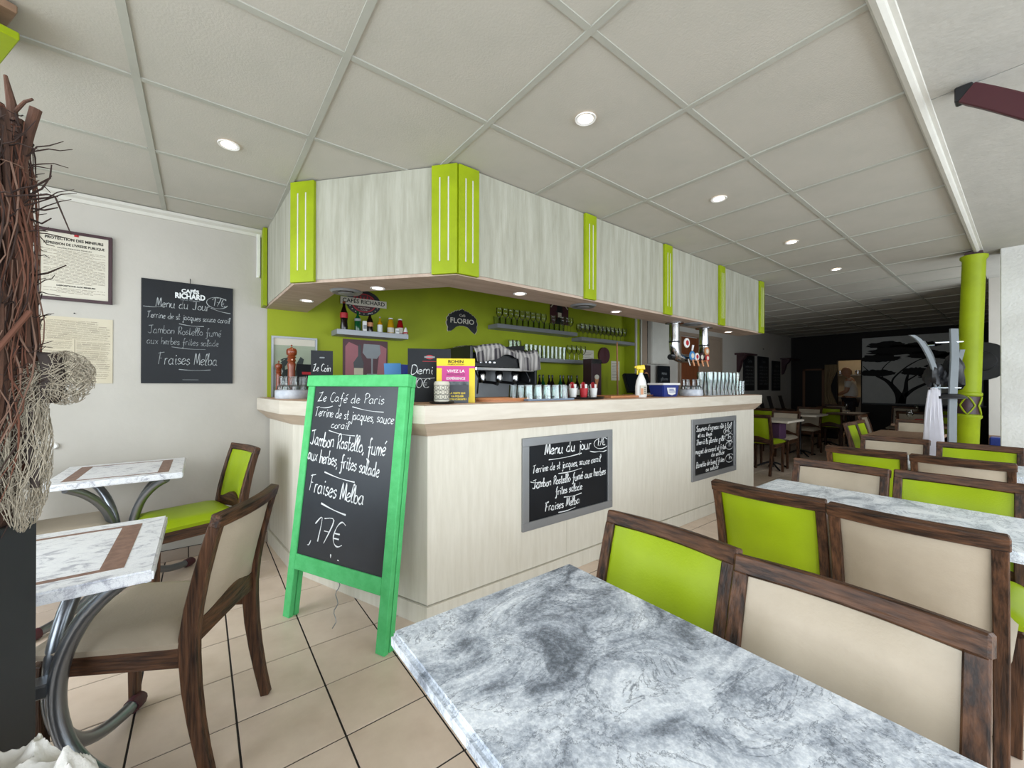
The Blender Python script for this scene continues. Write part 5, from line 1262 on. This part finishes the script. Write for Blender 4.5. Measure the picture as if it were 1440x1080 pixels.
branch(tr, [(tx-.38, .62), (tx-.5, .72), (tx-.6, .84)], .03, .012); branch(tr, [(tx+.1, .5), (tx+.3, .66), (tx+.55, .82)], .03, .012)
branch(tr, [(tx-.26, .55), (tx-.3, .70), (tx-.22, .86), (tx-.05, 1.02)], .025, .012); branch(tr, [(tx+.3, .95), (tx+.5, 1.0), (tx+.8, 1.05)], .02, .01)
tr.build('tree_trunk', 'mural_ink', mu)
Rm = random.Random(11); cr = MB()
def crown(cx, cy, a, b, n=46):
    pts = []
    for i in range(n):
        t_ = 2*PI*i/n; r_ = 1+Rm.uniform(-.13, .13); yy = b*math.sin(t_)*(1 if math.sin(t_) > 0 else .45)
        pts.append((min(max(cx+a*math.cos(t_)*r_, .0), 1.78), min(cy+yy*r_, 1.47)))
    cr.prism(pts, .0005, .003)
for c_ in ((.25, .66, .30, .10), (.28, .98, .34, .12), (.62, 1.13, .50, .14), (.40, 1.28, .32, .09), (.85, .68, .22, .11), (1.05, 1.02, .34, .10), (1.25, .60, .34, .13), (1.45, .98, .30, .10), (.95, 1.24, .30, .08), (1.6, .75, .2, .1), (1.15, .8, .16, .05)): crown(*c_)
cr.build('tree_crowns', 'mural_ink', mu)
t = thing('mural_dado', 'black wainscot ledge below the tree mural', 'ledge', (UB-.005, 1.42, 0)); MB().box((-.05, -.9, 0), (0, .9, .84)).build('panel', 'dark_wall', t); MB().box((-.08, -.9, .84), (0, .9, .87)).build('ledge_top', 'iron', t)
# curtain
vs = []; fs = []; nx, nz = 16, 10
for k in range(nz+1):
    q = k/nz
    for i in range(nx+1):
        s = i/nx; pin = 1-.55*math.sin(PI*min(1, q*1.15))**2
        vs.append((-.03+.018*math.sin(i*1.9), -.0-(s)*.26*pin, 1.75-1.25*q))
for k in range(nz):
    for i in range(nx): a = k*(nx+1)+i; fs.append((a, a+1, a+nx+2, a+nx+1))
o = MB().add(vs, fs).build('tied_curtain', 'curtain', smooth=True, loc=(UB-.02, 3.02, 0)); md = o.modifiers.new('s', 'SOLIDIFY'); md.thickness = .006; tag(o, 'beige tied back curtain left of the kitchen doorway', 'curtain')

# kitchen: worktop, shelf, pots
t = thing('kitchen_worktop', 'steel kitchen worktop inside the doorway', 'worktop', (UB+.62, 2.90, 0)); MB().box((-.3, -.0, .86), (.3, .68, .9)).build('worktop_slab', 'alu', t); MB().box((-.27, .02, .05), (.27, .66, .86)).build('worktop_base', 'iron', t)
t = thing('kitchen_shelf', 'steel shelf with pans seen through the kitchen doorway', 'shelf', (UB+2.19, 2.9, 0)); MB().box((-.3, -.6, 1.52), (0, .6, 1.55)).build('shelf_board', 'alu', t); MB().box((-.5, -.6, .0), (0, .6, .95)).build('shelf_base', 'alu', t)
for k in range(5):
    t = thing('steel_pan', 'small steel pan on the lit kitchen shelf', 'pan', (UB+2.03, 2.45+.19*k, 1.55), group='pans on the kitchen shelf'); MB().lathe([(.06, 0), (.07, .01), (.07, .11), (.066, .11), (.06, .012)], 14).build('pan_body', 'chrome', t, smooth=True); MB().tube([(-.07, 0, .09), (-.2, 0, .1)], .009, 6).build('pan_handle', 'black', t)
t = thing('plate', 'white plate on the kitchen worktop', 'plate', (UB+.5, 3.06, .9)); MB().lathe([(.06, 0), (.12, .015), (.118, .018), (.001, .008)], 20).build('plate_body', 'white', t, smooth=True); MB().lathe([(.03, .009), (.028, .02)], 12).build('food', 'copper_tray', t)

# cook
def skin_body(name, verts, edges, radii, m, parent, root=0, sub=2):
    me = bpy.data.meshes.new(name); me.from_pydata(verts, edges, []); o = bpy.data.objects.new(name, me); C.objects.link(o); o.parent = parent
    md = o.modifiers.new('skin', 'SKIN'); md.use_smooth_shade = True; md.branch_smoothing = .6
    for i, r_ in enumerate(radii):
        r_ = r_ if isinstance(r_, tuple) else (r_, r_); me.skin_vertices[0].data[i].radius = r_
    me.skin_vertices[0].data[root].use_root = True
    ss = o.modifiers.new('sub', 'SUBSURF'); ss.levels = sub; ss.render_levels = sub
    me.materials.append(M[m]); return o
pz = thing('person', 'bald person in white t-shirt and apron working in the kitchen doorway', 'person', (UB+.55, 2.66, 0), PI/2)
# local +x is the way the person faces
BV = [(0, 0, .93), (0, 0, 1.10), (.01, 0, 1.27), (.02, 0, 1.38), (.035, 0, 1.45), (.05, 0, 1.50),
      (0, .10, .88), (.02, .11, .50), (-.01, .11, .09), (.11, .12, .035), (0, -.10, .88), (.02, -.11, .50), (-.01, -.11, .09), (.11, -.12, .035),
      (.01, .17, 1.36), (.03, .22, 1.12), (.25, .17, 1.02), (.34, .15, 1.01), (.01, -.17, 1.36), (.05, -.22, 1.12), (.27, -.15, 1.03), (.36, -.12, 1.02)]
BE = [(0, 1), (1, 2), (2, 3), (3, 4), (4, 5), (0, 6), (6, 7), (7, 8), (8, 9), (0, 10), (10, 11), (11, 12), (12, 13), (3, 14), (14, 15), (15, 16), (16, 17), (3, 18), (18, 19), (19, 20), (20, 21)]
BR = [(.13, .15), (.13, .14), (.12, .15), (.09, .12), .055, .055, .085, .06, .04, .035, .085, .06, .04, .035, .06, .047, .035, .028, .06, .047, .035, .028]
body = skin_body('body', BV, BE, BR, 'skin', pz)
for sy, hx, hy, hz in ((1, .34, .15, 1.01), (-1, .36, -.12, 1.02)):
    hv = [(hx, hy, hz), (hx+.04, hy, hz-.004), (hx+.075, hy, hz-.006)]; he = [(0, 1), (1, 2)]; hr = [(.02, .026), (.016, .032), (.013, .03)]
    for k in range(4):
        y_ = hy-.024+.016*k; n0 = len(hv); hv += [(hx+.085, y_, hz-.01), (hx+.115-.005*abs(k-1.5), y_, hz-.022), (hx+.128-.006*abs(k-1.5), y_, hz-.042)]; he += [(2, n0), (n0, n0+1), (n0+1, n0+2)]; hr += [.008, .0075, .006]
    n0 = len(hv); hv += [(hx+.035, hy-sy*.035, hz-.01), (hx+.07, hy-sy*.048, hz-.026)]; he += [(1, n0), (n0, n0+1)]; hr += [.010, .008]
    skin_body('hand', hv, he, hr, 'skin', pz, sub=1)
hd = MB(); vs = []; fs = []; rg, sg = 14, 18
for i in range(rg+1):
    a = PI*i/rg
    for k in range(sg):
        b_ = 2*PI*k/sg; x_ = math.sin(a)*math.cos(b_); y_ = math.sin(a)*math.sin(b_); z_ = -math.cos(a)
        jaw = 1-.22*max(0, -z_)**1.2; nose = .022*math.exp(-((z_+.12)/.16)**2-(y_/.16)**2) if x_ > 0 else 0
        vs.append((.10*x_*jaw+nose+.01*(z_ < -.4)*(x_ > 0), .075*y_*jaw, .118*z_))
for i in range(rg):
    for k in range(sg): fs.append((i*sg+k, i*sg+(k+1) % sg, (i+1)*sg+(k+1) % sg, (i+1)*sg+k))
hm = Matrix.Translation((.085, 0, 1.585)) @ Matrix.Rotation(.35, 4, 'Y')
head = MB().add(vs, fs).xf(hm).build('head', 'skin', pz, smooth=True)
for s_ in (-1, 1):
    MB().sphere((.091, s_*.03, .012), .011, 8, 6).xf(hm).build('eye', 'white', head, smooth=True); MB().sphere((.101, s_*.03, .012), .005, 6, 5).xf(hm).build('pupil', 'ink', head)
    MB().lathe([(.012, 0), (.03, .006), (.026, .014)], 10).xf(hm @ Matrix.Translation((-.005, s_*.074, -.005)) @ Matrix.Rotation(-s_*PI/2, 4, 'X')).build('ear', 'skin', head, smooth=True)
MB().cbox((.092, 0, -.058), (.012, .045, .009)).xf(hm).build('mouth', 'maroon', head, bevel=.003)
skin_body('t_shirt', [(0, 0, .95), (0, 0, 1.10), (.01, 0, 1.27), (.02, 0, 1.385), (.03, 0, 1.43), (.01, .17, 1.365), (.02, .215, 1.19), (.01, -.17, 1.365), (.03, -.215, 1.19)],
          [(0, 1), (1, 2), (2, 3), (3, 4), (3, 5), (5, 6), (3, 7), (7, 8)], [(.155, .175), (.155, .165), (.14, .17), (.10, .14), .065, .078, .07, .078, .07], 'shirt', pz)
skin_body('trousers', [(0, 0, .96), (0, .10, .86), (.02, .11, .5), (-.01, .11, .1), (0, -.10, .86), (.02, -.11, .5), (-.01, -.11, .1)], [(0, 1), (1, 2), (2, 3), (0, 4), (4, 5), (5, 6)], [(.14, .16), .1, .078, .06, .1, .078, .06], 'trouser', pz)
vs = []; fs = []
for k in range(9):
    for i in range(9):
        a = (i/8-.5)*2.2; r_ = .17+.02*(k > 3)+.01*math.sin(i*2)*(k/8); vs.append((r_*math.cos(a), r_*1.1*math.sin(a), 1.0-.55*k/8))
for k in range(8):
    for i in range(8): a = k*9+i; fs.append((a, a+1, a+10, a+9))
o = MB().add(vs, fs).build('apron', 'apron', pz, smooth=True); md = o.modifiers.new('s', 'SOLIDIFY'); md.thickness = .006

# ================================================================== PLANTER WITH DRIED TRUNK
pA = V3((-.257, 1.21, 0)); fd = V3((-.434, -.901, 0)); bd2 = V3((-.901, .434, 0)); ps_ = .36; ph = .985
t = thing('planter', 'tall charcoal square planter at the left edge', 'planter', (0, 0, 0))
def qb(a0, a1, b0, b1, z0, z1):
    c = [pA+fd*a+bd2*b for a, b in ((a0, b0), (a1, b0), (a1, b1), (a0, b1))]
    return MB().hexa([(p.x, p.y, z0) for p in c]+[(p.x, p.y, z1) for p in c])
for (a0_, a1_, b0_, b1_) in ((0, ps_, 0, .018), (0, ps_, ps_-.018, ps_), (0, .018, .018, ps_-.018), (ps_-.018, ps_, .018, ps_-.018)): qb(a0_, a1_, b0_, b1_, 0.0, ph).build('side_panel', 'planter', t, bevel=.002)
qb(.018, ps_-.018, .018, ps_-.018, .02, ph-.05).build('filling', 'bark2', t)
TC = pA+fd*.095+bd2*.085; tz = 0.94
tk = thing('dried_trunk', 'tall trunk of brown bark and tangled dried fibres in the planter', 'trunk', (TC.x, TC.y, tz)); R2 = random.Random(21)
def lean_t(z): q = min(1, max(0, z/.28)); q = q*q*(3-2*q); return (.7908*.030*q+.6121*.015*q, -.6118*.030*q+.791*.015*q, .84+.10*q-.16*max(0, (z-.5)/.3))
def ln_(x, y, z): a, b, k_ = lean_t(z); return (x*k_+a, y*k_+b, z)
# core
vs = []; fs = []; rg, sg = 26, 22; H_ = .75
for i in range(rg+1):
    q = i/rg
    for k in range(sg):
        b_ = 2*PI*k/sg; r_ = (.088-.012*q)*(1+.16*math.sin(3*b_+6*q)+.10*math.sin(7*b_+3*q)+R2.uniform(-.06, .06)); vs.append(ln_(r_*math.cos(b_), r_*math.sin(b_), H_*q))
for i in range(rg):
    for k in range(sg): fs.append((i*sg+k, i*sg+(k+1) % sg, (i+1)*sg+(k+1) % sg, (i+1)*sg+k))
fs.append(tuple(rg*sg+k for k in range(sg)))
MB().add(vs, fs).build('bark_core', 'bark', tk)
def strands(n, m, r0, r1, w_, z0, z1, wild, name, seed, ln=(.2, .6), seg=4):
    r_ = random.Random(seed); mb = MB()
    for _ in range(n):
        a = r_.uniform(0, 2*PI); z = r_.uniform(z0, z1); L_ = r_.uniform(*ln); rad = r_.uniform(r0, r1); k = 9; P = []
        da = r_.uniform(-.5, .5)*wild
        for i in range(k):
            q = i/(k-1); aa = a+da*q+.10*wild*math.sin(q*9+a*3); rr2 = rad+.008*wild*math.sin(q*7+a); zz = min(z+L_*q, z1-.05*abs(math.sin(a*7)))
            P.append(ln_(rr2*math.cos(aa), rr2*math.sin(aa), zz))
        mb.tube(P, [w_*r_.uniform(.6, 1.3)*(1-.5*abs(2*i/(k-1)-1)) for i in range(k)], seg, cap=False)
    return stuff(mb.build(name, m, tk, smooth=True))
strands(120, 'bark', .078, .098, .0065, 0, .81, .35, 'bark_strips', 1, (.25, .6), 5)
strands(260, 'bark3', .086, .108, .0016, 0, .80, .7, 'russet_fibres', 2, (.15, .5))
strands(180, 'bark2', .084, .106, .0016, 0, .81, .9, 'dark_fibres', 3, (.12, .4))
strands(90, 'vine', .092, .108, .0016, 0, .75, 1.0, 'pale_fibres', 4, (.15, .5))
# twigs standing out
mb = MB()
for _ in range(230):
    a = R2.uniform(0, 2*PI); z = R2.uniform(.25, .76); L_ = R2.uniform(.015, .055)*(1.5 if z > .6 else .8); aa = a+R2.uniform(-.6, .6); up_ = R2.uniform(-.3, .9)
    P = [ln_(.088*math.cos(a), .088*math.sin(a), z)]
    for i in range(1, 5): P.append((P[0][0]+math.cos(aa)*L_*i/4+R2.uniform(-.004, .004), P[0][1]+math.sin(aa)*L_*i/4+R2.uniform(-.004, .004), z+L_*up_*i/4+R2.uniform(-.004, .004)))
    mb.tube(P, [.0016, .0014, .0012, .001, .0006], 4, cap=False)
stuff(mb.build('fine_twigs', 'bark2', tk))
rr_ = V3((.7908, -.6118, 0)); fr_ = V3((.6121, .791, 0))
def rel(r_, f_, z): p = rr_*r_+fr_*f_; return (p.x-TC.x, p.y-TC.y, z-tz)      # r_, f_ = metres along the room's two diagonals
for P, w_ in (([(-.95, .76, 1.60), (-.945, .76, 1.72), (-.95, .76, 1.78), (-.962, .76, 1.835)], [.013, .012, .010, .004]), ([(-.93, .75, 1.62), (-.905, .75, 1.72), (-.892, .75, 1.765)], [.012, .011, .012]),
              ([(-.965, .74, 1.68), (-.968, .74, 1.74), (-.985, .74, 1.765), (-.997, .74, 1.745)], [.009, .009, .006, .003]), ([(-.945, .76, 1.765), (-.925, .76, 1.785), (-.91, .76, 1.79)], [.005, .004, .003]), ([(-.95, .75, 1.55), (-.925, .75, 1.66), (-.925, .75, 1.745)], [.014, .013, .011])):
    MB().tube([rel(*p) for p in P], [q*.72 for q in w_], 8).build('top_stub', 'bark', tk, smooth=True)
for P in ([(-.91, .75, 1.60), (-.88, .75, 1.615), (-.862, .75, 1.64)], [(-.91, .75, 1.60), (-.87, .75, 1.605), (-.85, .75, 1.60)], [(-.90, .75, 1.595), (-.855, .75, 1.60), (-.825, .75, 1.53)], [(-.91, .75, 1.61), (-.865, .75, 1.635), (-.862, .75, 1.66)],
          [(-.91, .75, 1.58), (-.875, .75, 1.575), (-.85, .75, 1.58)], [(-.91, .76, 1.455), (-.88, .76, 1.46), (-.845, .76, 1.475)], [(-.905, .75, 1.56), (-.88, .75, 1.55), (-.862, .75, 1.56)]):
    MB().tube([rel(*p) for p in P], [.0022, .0016, .001], 5).build('side_twig', 'bark2', tk)
for P, m_ in (([(-.97, .60, .97), (-.96, .60, 1.05), (-.91, .62, 1.16), (-.885, .66, 1.26), (-.865, .72, 1.38)], 'bark3'), ([(-.93, .63, 1.0), (-.94, .61, 1.15), (-.93, .62, 1.4), (-.91, .66, 1.6)], 'vine'), ([(-.90, .66, 1.1), (-.90, .65, 1.3), (-.92, .64, 1.5), (-.93, .66, 1.7)], 'bark3')):
    MB().tube(catmull([rel(*p) for p in P], 5), .0042, 7).build('thick_vine', m_, tk, smooth=True)
# straw netting balls
def net(c, rx, rz_, n, seed, name):
    r_ = random.Random(seed); mb = MB()
    for _ in range(n):
        th = r_.uniform(0, 2*PI); ph_ = math.acos(r_.uniform(-1, 1)); P = []; k = 12; d1, d2 = r_.uniform(-1, 1), r_.uniform(-1, 1); s_ = r_.uniform(.9, 1.02)
        for i in range(k):
            t1 = th+d1*i/k*1.6+.35*math.sin(i*1.3+th*5); p1 = ph_+d2*i/k*1.3+.3*math.cos(i*1.1+th*3); s_ = .86+.2*math.sin(i*.9+th*7+ph_*3)
            q = (rx*s_*math.sin(p1)*math.cos(t1), rx*s_*math.sin(p1)*math.sin(t1)*.8, rz_*s_*math.cos(p1)); P.append((c[0]+q[0], c[1]+q[1], c[2]+q[2]))
        mb.tube(P, .0006, 3, cap=False)
    return stuff(mb.build(name, 'netting', tk, smooth=True))
net(rel(-.868, .78, 1.262), .042, .050, 150, 5, 'netting_bow')
net(rel(-.900, .74, 1.125), .036, .14, 170, 6, 'netting_tail')
net(rel(-.905, .74, 1.24), .040, .055, 90, 7, 'netting_knot')
vs = []; fs = []; n = 14
for i in range(n+1):
    s_ = -1.3+2.6*i/n; x_ = -.893+.020*math.cos(s_); z_ = 1.262+.050*math.sin(s_)
    for f_ in (0, 1): vs.append(rel(x_+.012*f_, .745+.03*f_, z_))
for i in range(n): fs.append((2*i, 2*i+1, 2*i+3, 2*i+2))
o = MB().add(vs, fs).build('ribbon_loop', 'ribbon', tk, smooth=True); md = o.modifiers.new('s', 'SOLIDIFY'); md.thickness = .0015
vs = []; fs = []
for i in range(11):
    q = i/10; x_ = -.885-.010*math.sin(q*5); z_ = 1.21-.15*q
    vs += [rel(x_-.009*(1-.4*q), .735, z_), rel(x_+.009*(1-.4*q), .74, z_)]
for i in range(10): fs.append((2*i, 2*i+1, 2*i+3, 2*i+2))
o = MB().add(vs, fs).build('ribbon_tail', 'ribbon', tk, smooth=True); md = o.modifiers.new('s', 'SOLIDIFY'); md.thickness = .0015

# ================================================================== STOOL WITH CRUMPLED CLOTH
t = thing('stool', 'small dark wooden stool under the white cloth at the lower left corner', 'stool', (-.228, .930, 0))
MB().lathe([(.080, .54), (.088, .545), (.088, .57), (.080, .575)], 28).build('seat', 'wood_h', t, smooth=True)
for k in range(4):
    a = k*PI/2+.6; MB().tube([(.06*math.cos(a), .06*math.sin(a), .54), (.11*math.cos(a), .11*math.sin(a), 0)], [.016, .013], 8).build('leg', 'wood_v', t, smooth=True)
vs = []; fs = []; nx = 64; dirs = [(1, .3, 21, .5), (-.4, 1, 27, 2.1), (.8, -.7, 16, 4.2), (.2, .9, 38, 1.0)]
for j in range(nx+1):
    for i in range(nx+1):
        x_ = (i/nx*2-1); y_ = (j/nx*2-1)
        k_ = math.sqrt(max(1-.5*y_*y_, 0)); m_ = math.sqrt(max(1-.5*x_*x_, 0)); X, Y = x_*k_, y_*m_; r_ = math.hypot(X, Y)
        dome = (1-min(1, r_)**3.2)
        f = 0
        for n_, (a, b, fr, p) in enumerate(dirs):
            w_ = a*X+b*Y+.22*math.sin(4*X+3*Y+n_)+.12*math.sin(7*Y-5*X+p); f += (1-abs(math.sin(w_*fr/7+p)))**2.2*(.026, .022, .026, .012)[n_]
        vs.append((.100*X*(1+.06*math.sin(5*math.atan2(Y, X)+1)), 0.100*Y*(1+.06*math.sin(4*math.atan2(Y, X))), -.0+.004+.072*dome+f*min(1, dome*2.2)))
for j in range(nx):
    for i in range(nx): a = j*(nx+1)+i; fs.append((a, a+1, a+nx+2, a+nx+1))
o = MB().add(vs, fs).build('crumpled_cloth', 'cloth', smooth=True, loc=(-.232, .938, .577)); md = o.modifiers.new('s', 'SOLIDIFY'); md.thickness = .003
tag(o, 'crumpled white cloth in the lower left corner', 'cloth')
